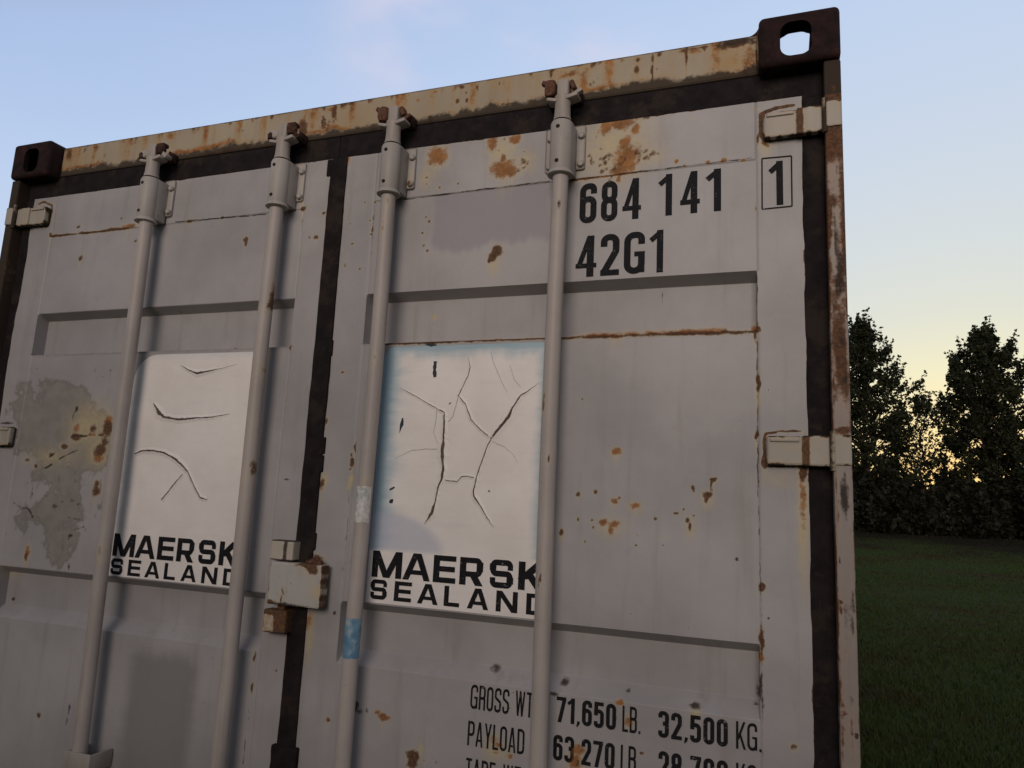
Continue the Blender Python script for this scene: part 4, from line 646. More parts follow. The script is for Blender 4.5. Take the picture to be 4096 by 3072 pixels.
def glyph_square(ch, T, W):
    """wide squared capitals of the stickers"""
    h = T / 2; v = T * 0.76; hv = v / 2
    S = []
    def st(pts, rr=0, closed=False, w=T): S.append((fillet(pts, rr, closed), w, closed))
    def dg(a, b_, w): S.append(([Vector(a), Vector(b_)], w, 'H'))
    if ch == 'M':
        st([(h, 0), (h, 1)]); st([(W - h, 0), (W - h, 1)])
        dg((h * 1.15, 1), (W / 2, 0.0), T * 0.95); dg((W - h * 1.15, 1), (W / 2, 0.0), T * 0.95)
    elif ch == 'A':
        dg((h * 1.12, 0), (W / 2 - h * 0.30, 1), T * 0.93); dg((W - h * 1.12, 0), (W / 2 + h * 0.30, 1), T * 0.93)
        st([(W * 0.24, 0.29), (W * 0.76, 0.29)], w=v * 0.85)
    elif ch == 'E':
        st([(h, 0), (h, 1)])
        for yy in (hv, 0.51, 1 - hv): st([(h, yy), (W - (0.04 if yy == 0.51 else 0), yy)], w=v)
    elif ch == 'R':
        st([(h, 0), (h, 1)])
        st([(h, 1 - hv), (W - h, 1 - hv), (W - h, 0.40), (h, 0.40)], [0, 0.14, 0.14, 0], w=v)
        st([(W - h, 0.85), (W - h, 0.50)])
        dg((W * 0.55, 0.42), (W - h * 1.05, 0), T * 0.98)
    elif ch == 'S':
        st([(W - h, 0.64), (W - h, 1 - hv), (h, 1 - hv), (h, 0.505), (W - h, 0.505), (W - h, hv), (h, hv), (h, 0.36)], [0, .13, .13, .13, .13, .13, .13, 0], w=v * 1.05)
        st([(h, 0.62), (h, 0.85)], w=T); st([(W - h, 0.16), (W - h, 0.40)], w=T)
    elif ch == 'K':
        st([(h, 0), (h, 1)])
        dg((h * 1.2, 0.38), (W - h * 1.2, 1), T * 0.98); dg((h * 2.6, 0.66), (W - h * 1.1, 0), T * 0.98)
    elif ch == 'L': st([(h, 0), (h, 1)]); st([(h, hv), (W, hv)], w=v)
    elif ch == 'N':
        st([(h, 0), (h, 1)]); st([(W - h, 0), (W - h, 1)]); dg((h * 1.1, 1), (W - h * 1.1, 0), T * 0.92)
    elif ch == 'D':
        st([(h, 0), (h, 1)]); st([(h, 1 - hv), (W - h, 1 - hv), (W - h, hv), (h, hv)], [0, .16, .16, 0], w=v); st([(W - h, 0.2), (W - h, 0.8)], w=T)
    return S, W

def hcut(path, w):
    a, b = path; d_ = (b - a); wx = w * d_.length / max(abs(d_.y), 1e-4) / 2
    return [(p_ + Vector((-wx, 0)), p_ + Vector((wx, 0))) for p_ in (a, b)]

def stroke_mesh(mb, strokes, ox, oz, sx, sz, side, base, mi=0, lift0=0):
    """lay the strokes of one glyph on the door skin; every stroke a hair above the one before"""
    for k, (path, w, closed) in enumerate(strokes):
        st = hcut(path, w) if closed == 'H' else strip(path, w, closed)
        closed = closed is True
        N = len(st)
        rng = range(N if closed else N - 1)
        rows = []
        for i in rng:
            a, b = st[i], st[(i + 1) % N]
            ln = max((a[0] - b[0]).length, (a[1] - b[1]).length) * max(sx, sz)
            n = max(1, int(ln / 0.010))
            for j in range(n):
                f = j / n
                rows.append((a[0].lerp(b[0], f), a[1].lerp(b[1], f)))
        if not closed: rows.append(st[-1])
        V = []
        for l_, r_ in rows:
            for q_ in (l_, r_): V.append((ox + q_.x * sx, oz + q_.y * sz))
        X = np.array([p_[0] for p_ in V]); Z = np.array([p_[1] for p_ in V])
        Y = skin(side, X, Z) - base - 0.00012 * (k + lift0)
        vs = list(zip(X, Y, Z)); m = len(rows)
        fs = [(2 * i, 2 * i + 1, 2 * ((i + 1) % m) + 1, 2 * ((i + 1) % m)) for i in range(m if closed else m - 1)]
        mb.add(vs, fs, mi)

def text_line(mb, s, xz, height, T, side, width_fit=None, pos=None, base=0.0009):
    """xz: left end of the baseline; pos: measured left edges (and right edges) of every glyph"""
    x = xz[0]
    for i, c in enumerate(s):
        S, W = glyph_condensed(c, T)
        if pos:
            if c == ' ': continue
            x0, x1 = pos[i]
            stroke_mesh(mb, S, x0, xz[1], (x1 - x0) / W, height, side, base)
        else:
            stroke_mesh(mb, S, x, xz[1], height * (width_fit or 1), height, side, base)
            x += (W + 0.085) * height * (width_fit or 1)

def flat_paint(side): return painter(MARKS[side])

# ------------------------------------------------------------------ the container
box_root = empty('shipping_container')
tag(box_root, 'weathered grey steel shipping container with rusty closed double doors facing the viewer', 'shipping container')

# corner castings: hollow blocks with an oval hole in the top, the end and the side
def casting_mesh(blind=False):
    def piece(mb):
        me = bpy.data.meshes.new('tool'); me.from_pydata(mb.V, [], mb.F)
        bm = bmesh.new(); bm.from_mesh(me); bmesh.ops.recalc_face_normals(bm, faces=bm.faces[:]); bm.to_mesh(me); bm.free()
        o = bpy.data.objects.new('tool', me); COL.objects.link(o); return o
    def prism(axis, cu, cv, w, h, r, a, b, n=10):
        P = fillet([(cu - w / 2, cv - h / 2), (cu + w / 2, cv - h / 2), (cu + w / 2, cv + h / 2), (cu - w / 2, cv + h / 2)], r, True, n)
        Q = [P[0]]
        for q_ in P[1:]:
            if (q_ - Q[-1]).length > 1e-5: Q.append(q_)
        if (Q[0] - Q[-1]).length < 1e-5: Q.pop()
        P = Q; m = len(P); vs = []
        for t in (a, b):
            for p_ in P: vs.append({'z': (p_.x, p_.y, t), 'y': (p_.x, t, p_.y), 'x': (t, p_.x, p_.y)}[axis])
        mb = MB(); mb.add(vs, [tuple(range(m)), tuple(range(2 * m - 1, m - 1, -1))] + [(i, (i + 1) % m, m + (i + 1) % m, m + i) for i in range(m)])
        return piece(mb)
    body = piece(MB().box(0, 0.162, 0, 0.178, 0, 0.118, bev=0.012, seg=5))
    # the block sits with its outer side at x = 0.162
    tools = [piece(MB().box(0.016, 0.150, 0.016, 0.164, 0.012, 0.090, bev=0)),
             prism('z', 0.075, 0.1035, 0.0635, 0.124, 0.012, 0.06, 0.2),
             prism('y', 0.075, 0.0555, 0.0625, 0.079, 0.0225, -0.1, 0.06),
             prism('x', 0.1035, 0.055, 0.079, 0.0625, 0.0305, 0.12, 0.3)]
    if blind: tools = [tools[0], tools[2]] + [bpy.data.objects.remove(tools[k]) for k in (1, 3)][:0]

    for t_ in tools:
        md = body.modifiers.new('cut', 'BOOLEAN'); md.object = t_; md.operation = 'DIFFERENCE'; md.solver = 'EXACT'
    dg = bpy.context.evaluated_depsgraph_get()
    me = bpy.data.meshes.new_from_object(body.evaluated_get(dg))
    for o in [q_ for q_ in COL.objects if q_.name.startswith('tool')]:
        m_ = o.data; bpy.data.objects.remove(o); bpy.data.meshes.remove(m_)
    me.name = 'corner_casting'
    me.materials.clear(); me.materials.append(M_CAST)
    me.shade_smooth(); me.set_sharp_from_angle(angle=rad(40))
    return me
CAST = casting_mesh()
CAST_BLIND = casting_mesh(True)     # side and top openings left uncut so no sky shows through the hole
LEN = 12.192
for xs_ in (1, -1):
    for ys_ in (1, -1):
        for zs_ in (1, -1):
            me = (CAST_BLIND if xs_ < 0 and ys_ > 0 and zs_ > 0 else CAST).copy(); me.name = 'corner_casting'
            x0 = 2.438 - 0.162 if xs_ > 0 else 0.162
            me.transform(Matrix.Translation((x0, 0 if ys_ > 0 else LEN, 2.473 if zs_ > 0 else 0.118)) @ Matrix.Diagonal((xs_, ys_, zs_, 1)))
            if xs_ * ys_ * zs_ < 0: me.flip_normals()
            o = bpy.data.objects.new('corner_casting', me); COL.objects.link(o); o.parent = box_root
            if ys_ > 0 and zs_ > 0:
                o['label'] = 'dark rusty corner block standing up at the right end of the header' if xs_ > 0 else 'dark rusty corner block at the far left end of the header'

# header beam over the doors
def header_extra(co, ch):
    x, y, z = co[:, 0], co[:, 1], co[:, 2]
    edge = 2.479 + 0.030 * vnoise(x * 30, z * 12 + 2.5, 4) + 0.040 * np.clip(vnoise(x * 8 + 8, x * 0 + 1.5, 3) - 0.42, 0, 1)
    ch[:, 3] = np.maximum(ch[:, 3], np.clip(0.84 - (z - edge) / 0.036, 0, 1))
    oe = edge + 0.014
    ch[:, 1] = np.maximum(ch[:, 1], np.clip(0.75 - abs(z - oe) / 0.022, 0, 1) * np.clip(vnoise(x * 7 + 3, x * 0 + 7, 3) * 2.6 - 0.75, 0, 1.25))
    top = 2.583 - z
    ch[:, 3] = np.maximum(ch[:, 3], np.clip(0.95 - top / (0.005 + 0.012 * vnoise(x * 22, x * 0 + 4, 3)), 0, 1))
    ch[:, 2] = np.maximum(ch[:, 2], 0.85 * np.clip(vnoise(x * 9 + 2, z * 1.2, 3) - 0.35, 0, 1) * np.clip(1 - (z - 2.48) / 0.10, 0.35, 1))
    run = np.clip(vnoise(x * 34 + 6, z * 2.0, 3) * 2.2 - 0.95, 0, 1) * np.clip((z - 2.47) / 0.11, 0, 1) ** 0.6
    ch[:, 2] = np.maximum(ch[:, 2], 1.3 * run)
    ch[:, 1] = np.maximum(ch[:, 1], np.clip(run * 0.95, 0, 0.62))
    ch[:, 0] = np.maximum(ch[:, 0], np.clip(vnoise(x * 60 + 1, z * 14, 3) * 2.4 - 1.2, 0, 0.7) * np.clip((z - 2.545) / 0.03, 0, 1))
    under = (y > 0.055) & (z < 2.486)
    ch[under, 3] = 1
    end = np.minimum(x - 0.162, 2.276 - x)
    ch[:, 0] = np.maximum(ch[:, 0], np.clip(0.85 - end / 0.012, 0, 1) * np.clip(vnoise(x * 40, z * 30, 3) * 1.8, 0, 1))
mb = MB().box(0.1625, 2.2755, 0.047, 0.150, 2.4845, 2.583, bev=0.005, grid=0.0045)
header = mb.build('door_header', M_HEAD, box_root, paint=painter(MARKS['H'], header_extra))
ALLBARS = [0.606, 1.060, 1.396, 1.842]
for i, xb in enumerate(ALLBARS):
    mb = MB()
    mb.box(xb - 0.046, xb - 0.038, 0.016, 0.0465, 2.468, 2.500, bev=0.003)
    mb.box(xb + 0.030, xb + 0.037, 0.014, 0.0465, 2.470, 2.496, bev=0.003, rot=('Y', rad(8)))
    mb.box(xb - 0.038, xb + 0.030, 0.034, 0.0465, 2.470, 2.498, bev=0.003)
    mb.build('cam_keeper', M_DKRUST, header)

for s_ in (1,):
    X_ = lambda a: a if s_ > 0 else 2.438 - a
    prof = [(2.2762, 2.5835), (2.2762, 2.6070)] + [(2.2762 - 0.024 + 0.024 * math.sin(k * math.pi / 12), 2.6070 - 0.0235 + 0.024 - 0.024 * math.cos(k * math.pi / 12) - 0.0005) for k in range(6, -1, -1)]
    prof = [(2.2762, 2.5832)] + [(2.2762 - 0.026 * (1 - math.cos(k * math.pi / 16)), 2.6080 - 0.0248 * math.sin(k * math.pi / 16)) for k in range(0, 9)]
    m_ = len(prof)
    mb = MB(); mb.add([(X_(a_), yy, b_) for yy in (0.052, 0.140) for a_, b_ in prof], [tuple(range(m_)), tuple(range(2 * m_ - 1, m_ - 1, -1))] + [(k, (k + 1) % m_, m_ + (k + 1) % m_, m_ + k) for k in range(m_)])
    mb.build('weld_fillet', M_CAST, header)

# posts
def post_extra(x_in, x_out):
    def f(co, ch):
        x, z = co[:, 0], co[:, 2]
        e = np.minimum(abs(x - x_in), abs(x - x_out) * 1.6)
        nn = vnoise(x * 60, z * 18, 4)
        ch[:, 0] = np.maximum(ch[:, 0], np.clip(1.0 - e / 0.007, 0, 1) * np.clip(nn * 1.9 - 0.25, 0, 1))
        ch[:, 1] = np.maximum(ch[:, 1], np.clip(nn * 2.2 - 0.95, 0, 0.50) * np.clip((z - 1.5) * 2, 0, 1))
        hi_ = np.clip((z - 2.365) / 0.05, 0, 1)
        ch[:, 0] = np.maximum(ch[:, 0], hi_ * 1.1)
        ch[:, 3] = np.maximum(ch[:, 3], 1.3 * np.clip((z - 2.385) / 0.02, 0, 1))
        big = vnoise(x * 26 + 2, z * 5.5 + 1, 4)
        up_ = np.clip((z - 1.35) / 0.5, 0, 1)
        ch[:, 0] = np.maximum(ch[:, 0], np.clip(big * 2.8 - 1.15 + 0.95 * np.clip((z - 1.75) / 0.4, 0, 1), 0, 1) * up_)
        ch[:, 3] = np.maximum(ch[:, 3], np.clip(vnoise(x * 50 + 8, z * 9, 4) * 2.6 - 1.3, 0, 0.9))
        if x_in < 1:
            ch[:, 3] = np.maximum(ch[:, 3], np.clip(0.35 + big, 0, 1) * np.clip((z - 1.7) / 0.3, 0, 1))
    return f
def mirror(marks): return [(m[0], round(2.438 - m[1], 4)) + tuple(m[2:]) for m in marks if isinstance(m[1], float)]
for s in (1, -1):
    xa, xb = (2.4045, 2.4375) if s > 0 else (0.0005, 0.0335)
    mb = MB().box(xa, xb, 0.012, 0.170, 0.118, 2.4728, bev=0.004, grid=0.006)
    mb.build('corner_post', M_POST, box_root, paint=painter(MARKS['P'] if s > 0 else mirror(MARKS['P']), post_extra(2.4045 if s > 0 else 0.0335, 2.4375 if s > 0 else 0.0005)))
    mb = MB().box(xa, xb, LEN - 0.170, LEN - 0.004, 0.118, 2.4728, bev=0.004)
    mb.build('corner_post', M_POST, box_root)

# doors
doors = {}
for side in 'LR':
    dr = empty('door', (0, 0, 0), box_root)
    doors[side] = dr
    door_panel(side, dr)
doors['L']['label'] = 'left door with a faded sticker between its two bars and peeling paint at its far side'
doors['R']['label'] = 'right door with a serial number, a cracked sticker and weights stencilled below'

# rubber gasket round each door
def gasket_strip(mb, x0, x1, z0, z1, y0, y1=0.100, wav=0.0016, grid=0.012):
    n0 = len(mb.V)
    mb.box(x0, x1, y0, y1, z0, z1, bev=0.003, grid=grid)
    vs = np.array(mb.V[n0:])
    a = vnoise(vs[:, 2] * 16 + x0 * 70, vs[:, 0] * 16, 3) - 0.5
    b = vnoise(vs[:, 2] * 22 + 40, vs[:, 0] * 22 + z0 * 9, 3) - 0.5
    vs[:, 0] += wav * a * 2; vs[:, 1] += wav * b * 2; vs[:, 2] += wav * b
    mb.V[n0:] = [tuple(v) for v in vs]
mb = MB()
gasket_strip(mb, 0.0340, 0.0740, 0.16, 2.4150, 0.045)
gasket_strip(mb, 0.0340, 1.2000, 2.4160, 2.4840, 0.0500)
mb.build('door_gasket', M_RUBBER, doors['L'])
mb = MB()
gasket_strip(mb, 1.1845, 1.2360, 0.16, 2.4160, 0.0405)
mb.box(1.1715, 1.1900, 0.0408, 0.09, 2.368, 2.417, bev=0.004)
gasket_strip(mb, 2.3595, 2.4045, 0.16, 2.4150, 0.045)
gasket_strip(mb, 1.2010, 2.4045, 2.4162, 2.4842, 0.0500)
for zz, dx in ((1.905, 0), (1.655, .004), (1.61, .003), (1.42, .002)):
    mb.box(1.2330, 1.2395 + dx, 0.0405, 0.07, zz - 0.03, zz + 0.012, bev=0.003)
gasket_strip(mb, 1.1760, 1.2460, 0.800, 0.940, 0.0345, 0.09, 0.004)
mb.build('door_gasket', M_RUBBER, doors['R'])

# locking bars, their guides and cams
def bar_extra(co, ch):
    x, z = co[:, 0], co[:, 2]
    nn = vnoise(x * 40 + 9, z * 12, 4)
    ch[:, 0] = np.maximum(ch[:, 0], np.clip(nn * 2.6 - 1.55, 0, 0.9))
    ch[:, 2] = np.maximum(ch[:, 2], np.clip(vnoise(x * 9, z * 4 + 3, 3) - 0.45, 0, 1))
def bar_bend(z_, x_top): return 0.0022 * math.sin(z_ * 4.1 + x_top * 9)
def bar_mesh(x_top, x_bot):
    zs = np.concatenate([np.arange(0.125, 0.7, 0.05), np.arange(0.7, 2.41, 0.011)])
    n = 26; vs = []; fs = []
    for z_ in zs:
        f = (2.41 - z_) / 1.6
        xc = x_top + (x_bot - x_top) * f + bar_bend(z_, x_top)
        for k in range(n):
            a = 2 * math.pi * k / n
            vs.append((xc + 0.0182 * math.cos(a), -0.0045 + 0.0182 * math.sin(a), z_))
    for i in range(len(zs) - 1):
        for k in range(n):
            fs.append((i * n + k, i * n + (k + 1) % n, (i + 1) * n + (k + 1) % n, (i + 1) * n + k))
    mb = MB(); mb.add(vs, fs); return mb
GUIDE_MARK = [('r', 1.4255, 2.317, 0.008, 0.008, 0, 1.0)]
bar_marks = [('g', 1.8475, 1.975 + 0.22, 0.004, 0.014, 0, 0.8), ('r', 1.846, 1.622, 0.003, 0.010, 0, 0.9), ('r', 1.838, 1.375, 0.003, 0.012, 0, 0.9), ('g', 1.835, 1.362, 0.002, 0.008, 0, 0.9)]
def guide(mb, xb, z0, z1):
    zm0, zm1 = z0 + 0.028, z1 + 0.014
    mb.box(xb - 0.052, xb + 0.046, 0.0385, 0.0445, zm0, zm1, bev=0.006, seg=3)
    mb.box(xb - 0.0255, xb + 0.0255, -0.004, 0.040, z0 + 0.006, z1, bev=0.002)
    mb.lathe([(0.024, 0.0), (0.0262, 0.004), (0.0262, z1 - z0 - 0.006), (0.0235, z1 - z0)], (xb, -0.0045, z0), 'z', 32)
    mb.lathe([(0.0255, -0.006), (0.0295, -0.004), (0.0295, 0.001), (0.0262, 0.005)], (xb, -0.0045, z0), 'z', 32)
    mb.lathe([(0.0215, 0), (0.0228, 0.002), (0.0215, 0.004)], (xb, -0.0045, z1), 'z', 28, mi=1)
    for dx in (-0.040, 0.0365):
        for dz in (zm0 + 0.013, zm1 - 0.028):
            mb.lathe([(0.0085, 0.0), (0.0085, -0.004), (0.006, -0.0075), (0.0, -0.0085)], (xb + dx, 0.0385, dz), 'y', 14)
    for dz in (z0 + 0.022, z1 - 0.020):
        mb.lathe([(0.0048, 0.0), (0.0046, -0.0012), (0.0, -0.0013)], (xb - 0.002, -0.0305, dz), 'y', 14, mi=1)
def cam_part(xb, kind):
    mb = MB()
    c = (xb, -0.0045, 0)
    mb.lathe([(0.0212, 2.4065), (0.0190, 2.420), (0.0182, 2.445), (0.0200, 2.458), (0.0200, 2.466)], c, 'z', 28)
    mb.box(xb - 0.036, xb - 0.010, -0.022, 0.012, 2.452, 2.461, bev=0.003, rot=('Y', rad(14)))
    mb.box(xb + 0.010, xb + 0.039, -0.022, 0.012, 2.456, 2.466, bev=0.003, rot=('Y', rad(-14)))
    mb.box(xb - 0.012, xb + 0.016, -0.020, 0.016, 2.464, 2.506, bev=0.005, seg=3)
    if kind in (3, 4):
        if kind == 3:
            mb.lathe([(0.002, -0.021), (0.012, -0.018), (0.0165, -0.006), (0.0165, 0.008), (0.011, 0.019), (0.002, 0.022)], (xb - 0.028, -0.010, 2.488), 'z', 18, mi=1)
        else:
            mb.box(xb - 0.042, xb - 0.016, -0.024, 0.010, 2.468, 2.508, bev=0.007, seg=3, mi=1)
            mb.box(xb - 0.037, xb - 0.020, -0.027, -0.022, 2.464, 2.474, bev=0.002, mi=1)
        mb.box(xb - 0.052, xb - 0.036, -0.014, 0.000, 2.500, 2.512, bev=0.003, rot=('Y', rad(25)), mi=1)
        mb.box(xb + 0.018, xb + 0.030, -0.014, 0.010, 2.480, 2.506, bev=0.004, rot=('Y', rad(-22)), mi=1)
        mb.box(xb + 0.022, xb + 0.046, -0.006, 0.010, 2.474, 2.484, bev=0.003, rot=('Y', rad(-28)), mi=0 if kind == 4 else 1)
    else:
        mb.box(xb - 0.040, xb - 0.012, -0.018, 0.010, 2.468, 2.492, bev=0.006, seg=3, mi=0)
        mb.lathe([(0.001, -0.011), (0.009, -0.008), (0.010, 0.004), (0.006, 0.010)], (xb - 0.037, -0.012, 2.476), 'z', 14, mi=1)
        mb.lathe([(0.002, -0.020), (0.012, -0.015), (0.015, 0.0), (0.012, 0.013), (0.002, 0.018)], (xb + 0.024, -0.006, 2.492), 'z', 16, mi=1)
        mb.box(xb + 0.026, xb + 0.052, -0.010, 0.014, 2.468, 2.480, bev=0.003, rot=('Y', rad(40)), mi=0 if kind == 1 else 1)
        mb.box(xb + 0.008, xb + 0.036, -0.010, 0.012, 2.500, 2.512, bev=0.004, mi=1)
    return mb
kind = 0
for side in 'LR':
    for xb in BARS[side]:
        kind += 1
        bar_mesh(xb, xb + (0.022 if kind == 1 else 0.0)).build('locking_bar', M_BAR, doors[side], 60, painter(bar_marks, bar_extra))
        mb = MB(); guide(mb, xb, 2.276, 2.402)
        mb.build('bar_guide', [M_FIT, M_HOLE], doors[side], 40, painter(GUIDE_MARK))
        mb = MB(); guide(mb, xb + (0.02 if kind == 1 else 0), 0.20, 0.32)
        mb.build('bar_guide', [M_FIT, M_HOLE], doors[side], 40)
        cam_part(xb, kind).build('bar_cam', [M_CAM, M_DKRUST if kind in (1, 2) else M_RUST], doors[side], 40)
# bracket low on the outer left bar
mb = MB()
mb.box(0.600, 0.688, -0.026, -0.019, 0.812, 0.858, bev=0.003)
mb.box(0.600, 0.609, -0.024, 0.044, 0.814, 0.856, bev=0.003)
mb.box(0.679, 0.688, -0.024, 0.044, 0.814, 0.856, bev=0.003)
mb.build('handle_bracket', M_CAM, doors['L'], paint=painter([('r', 0.64, 0.83, 0.02, 0.012, 0, 0.9), ('g', 0.60, 0.872, 0.02, 0.006, 0, 0.9)]))
# tape wrapped round the third bar
def tape(z0, z1, xb, a0, a1, r=0.0187):
    mb = MB(); n = 16; m = 12; vs = []; fs = []
    for j in range(m + 1):
        z_ = z0 + (z1 - z0) * j / m
        for k in range(n + 1):
            a = rad(a0 + (a1 - a0) * k / n)
            rr_ = r + 0.0005 * math.sin(7 * a + j * 2.1)
            vs.append((xb + bar_bend(z_, xb) + rr_ * math.cos(a), -0.0045 + rr_ * math.sin(a), z_ + 0.0008 * math.sin(5 * a)))
    for j in range(m):
        for k in range(n):
            fs.append((j * (n + 1) + k, j * (n + 1) + k + 1, (j + 1) * (n + 1) + k + 1, (j + 1) * (n + 1) + k))
    mb.add(vs, fs); return mb
o = tape(1.466, 1.548, 1.396, 180, 352).build('reflective_tape', M_TAPE, doors['R'], 60); o['label'] = 'silver reflective tape wrapped on the third bar'
o = tape(1.166, 1.252, 1.396, 195, 372).build('reflective_tape', M_BLUE, doors['R'], 60); o['label'] = 'blue tape wrapped low on the third bar'

# hinges
def hinge(zc, s):
    def X(a): return a if s > 0 else 2.438 - a
    z0, z1 = zc - 0.029, zc + 0.029
    mb = MB()
    def bx(x0, x1, y0, y1, a, b, bev=0.004, grid=0.005, mi=0):
        x0, x1 = sorted((X(x0), X(x1)))
        mb.box(x0, x1, y0, y1, a, b, bev=bev, grid=grid, mi=mi)
    bx(2.284, 2.352, 0.024, 0.0455, z0, z1, 0.005)
    bx(2.350, 2.4035, 0.020, 0.0400, z0 - 0.001, z1 + 0.001, 0.004)
    bx(2.290, 2.345, 0.020, 0.0260, z1 - 0.012, z1 - 0.003, 0.002)
    bx(2.4060, 2.4372, 0.008, 0.0400, z0 + 0.001, z1 + 0.002, 0.004)
    mb.lathe([(0.0, -0.040), (0.0062, -0.038), (0.0062, 0.038), (0.0, 0.040)], (X(2.4050), 0.0145, zc), 'z', 14)
    def extra(co, ch):
        xx = co[:, 0] if s > 0 else 2.438 - co[:, 0]; z = co[:, 2]; y = co[:, 1]
        e = np.minimum(np.minimum(xx - 2.284, z - z0), z1 - z)
        nn = vnoise(xx * 70 + zc * 5, z * 70, 3)
        ch[:, 3] = np.maximum(ch[:, 3], np.clip(1.05 - e / 0.006, 0, 1) * np.clip(nn * 1.6 - 0.1, 0, 1))
        ch[:, 0] = np.maximum(ch[:, 0], np.clip(1.05 - e / 0.009, 0, 1) * np.clip(nn * 1.9 - 0.35, 0, 1))
        band = np.clip(1.1 - abs(xx - 2.357) / 0.012, 0, 1)
        if s > 0: ch[:, 0] = np.maximum(ch[:, 0], band)
        ch[:, 2] = np.maximum(ch[:, 2], 0.5 * nn)
        ch[y > 0.036, 3] = 0.9
    mb.build('hinge', M_HINGE, doors['R' if s > 0 else 'L'], paint=painter([], extra))
for s in (1, -1):
    for zc in (2.3495, 1.6530, 0.96, 0.29): hinge(zc, s)

# rust ring painted by the hinge on the door skin is part of the door marks; lock box at the middle
mb = MB()
mb.box(1.148, 1.2945, 0.000, 0.032, 1.261, 1.360, bev=0.003, grid=0.005)
mb.box(1.133, 1.2000, 0.012, 0.0445, 1.363, 1.4105, bev=0.004, grid=0.006)
mb.box(1.132, 1.1975, 0.012, 0.0445, 1.1930, 1.2470, bev=0.004, grid=0.006)
mb.box(1.165, 1.185, 0.020, 0.0445, 1.246, 1.364, bev=0.002)
def lock_extra(co, ch):
    x, y, z = co[:, 0], co[:, 1], co[:, 2]
    nn = vnoise(x * 60, z * 60, 3)
    plate = (z > 1.2605) & (z < 1.3605)
    e = np.where(plate, np.minimum(np.minimum(x - 1.148, (z - 1.261) * 0.9), 1.2945 - x), 9)
    ch[:, 0] = np.maximum(ch[:, 0], np.clip(1.0 - e / 0.006, 0, 1) * np.clip(nn * 1.9 - 0.2, 0, 1))
    up = z > 1.361
    ch[:, 2] = np.maximum(ch[:, 2], np.where(up, 0.45, 0))
    ch[:, 3] = np.maximum(ch[:, 3], np.where(up, np.clip(1.1 - np.minimum(abs(x - 1.178) / 0.010, np.minimum(z - 1.363, 1.4105 - z) / 0.005), 0, 1), 0))
    dn = z < 1.2485
    ch[:, 1] = np.maximum(ch[:, 1], np.where(dn, 0.50 + 0.3 * (nn - .5), 0))
    ch[:, 0] = np.maximum(ch[:, 0], np.where(dn, np.clip((x - 1.158) / 0.012, 0, 1.1) + np.clip((z - 1.228) / 0.012, 0, 1), 0))
    ch[:, 3] = np.maximum(ch[:, 3], np.where(dn, np.clip(1 - (z - 1.193) / 0.008, 0, 1), 0))
    ch[(y > 0.034) & plate, 3] = 1
lm = [('r', 1.268, 1.352, .014, .012, 0, 1.1), ('r', 1.250, 1.358, .03, .005, 0, 1.0), ('r', 1.190, 1.290, .003, .012, 0, .95), ('g', 1.212, 1.312, .004, .006, 0, .7), ('g', 1.205, 1.292, .005, .004, 0, .7),
      ('g', 1.178, 1.322, .006, .003, 0, .65), ('y', 1.284, 1.300, .012, .014, 0, .9), ('r', 1.160, 1.266, .014, .006, 0, 1), ('g', 1.2, 1.263, .06, .004, 0, .9), ('r', 1.188, 1.272, .004, .012, 0, .8), ('y', 1.188, 1.28, .01, .02, 0, .5)]
mb.build('lock_box', steel('lock_paint', (0.43, 0.405, 0.375), dirt=0.5, rust=0.02), doors['L'], paint=painter(lm, lock_extra))
mb = MB(); 
for (x, z_, r_) in ((1.262, 1.366, .012), (1.274, 1.362, .009), (1.250, 1.364, .008), (1.240, 1.362, .006)):
    mb.lathe([(0.001, -r_), (r_ * .7, -r_ * .7), (r_, 0), (r_ * .7, r_ * .7), (0.001, r_)], (x, 0.020, z_), 'z', 12)
mb.build('lock_rust_crust', M_RUST, doors['L'], 60)

# ------------------------------------------------------------------ stencilled numbers
TT = 0.150
mb = MB()
text_line(mb, '684', (0, 2.1725), 0.0980, TT, 'R', pos=[(1.877, 1.9175), (1.928, 1.9665), (1.978, 2.0205)])
text_line(mb, '141', (0, 2.1735), 0.0985, TT, 'R', pos=[(2.062, 2.0895), (2.1075, 2.1500), (2.1655, 2.1950)])
mb.build('serial_number_lettering', M_INK, doors['R'], paint=flat_paint('R'), smooth=False)
mb = MB()
text_line(mb, '42G1', (0, 2.0430), 0.0985, TT, 'R', pos=[(1.872, 1.9210), (1.9300, 1.9735), (1.9840, 2.0310), (2.0440, 2.0715)])
mb.build('type_code_lettering', M_INK, doors['R'], paint=flat_paint('R'), smooth=False)
mb = MB()
text_line(mb, '1', (0, 2.1745), 0.1000, TT, 'R', pos=[(2.2960, 2.3220)])
fr = [(2.2795, 2.1680), (2.3390, 2.1695), (2.3395, 2.2830), (2.2800, 2.2835)]
for a, b_ in zip(fr, fr[1:] + fr[:1]):
    stroke_mesh(mb, [([Vector(a), Vector(b_)], 0.0030, False)], 0, 0, 1, 1, 'R', 0.0009, lift0=int(a[0] > 2.3) + 1)
mb.build('check_digit_lettering', M_INK, doors['R'], paint=flat_paint('R'), smooth=False)
TW = 0.115
Y1, Y2, Y3 = 1.0815, 1.0065, 0.9315
HH = 0.0500
def fit(mb, s, x0, x1, z_, T):
    adv = sum(glyph_condensed(c, T)[1] + 0.085 for c in s) - 0.085
    text_line(mb, s, (x0, z_), HH, T, 'R', width_fit=(x1 - x0) / (adv * HH))
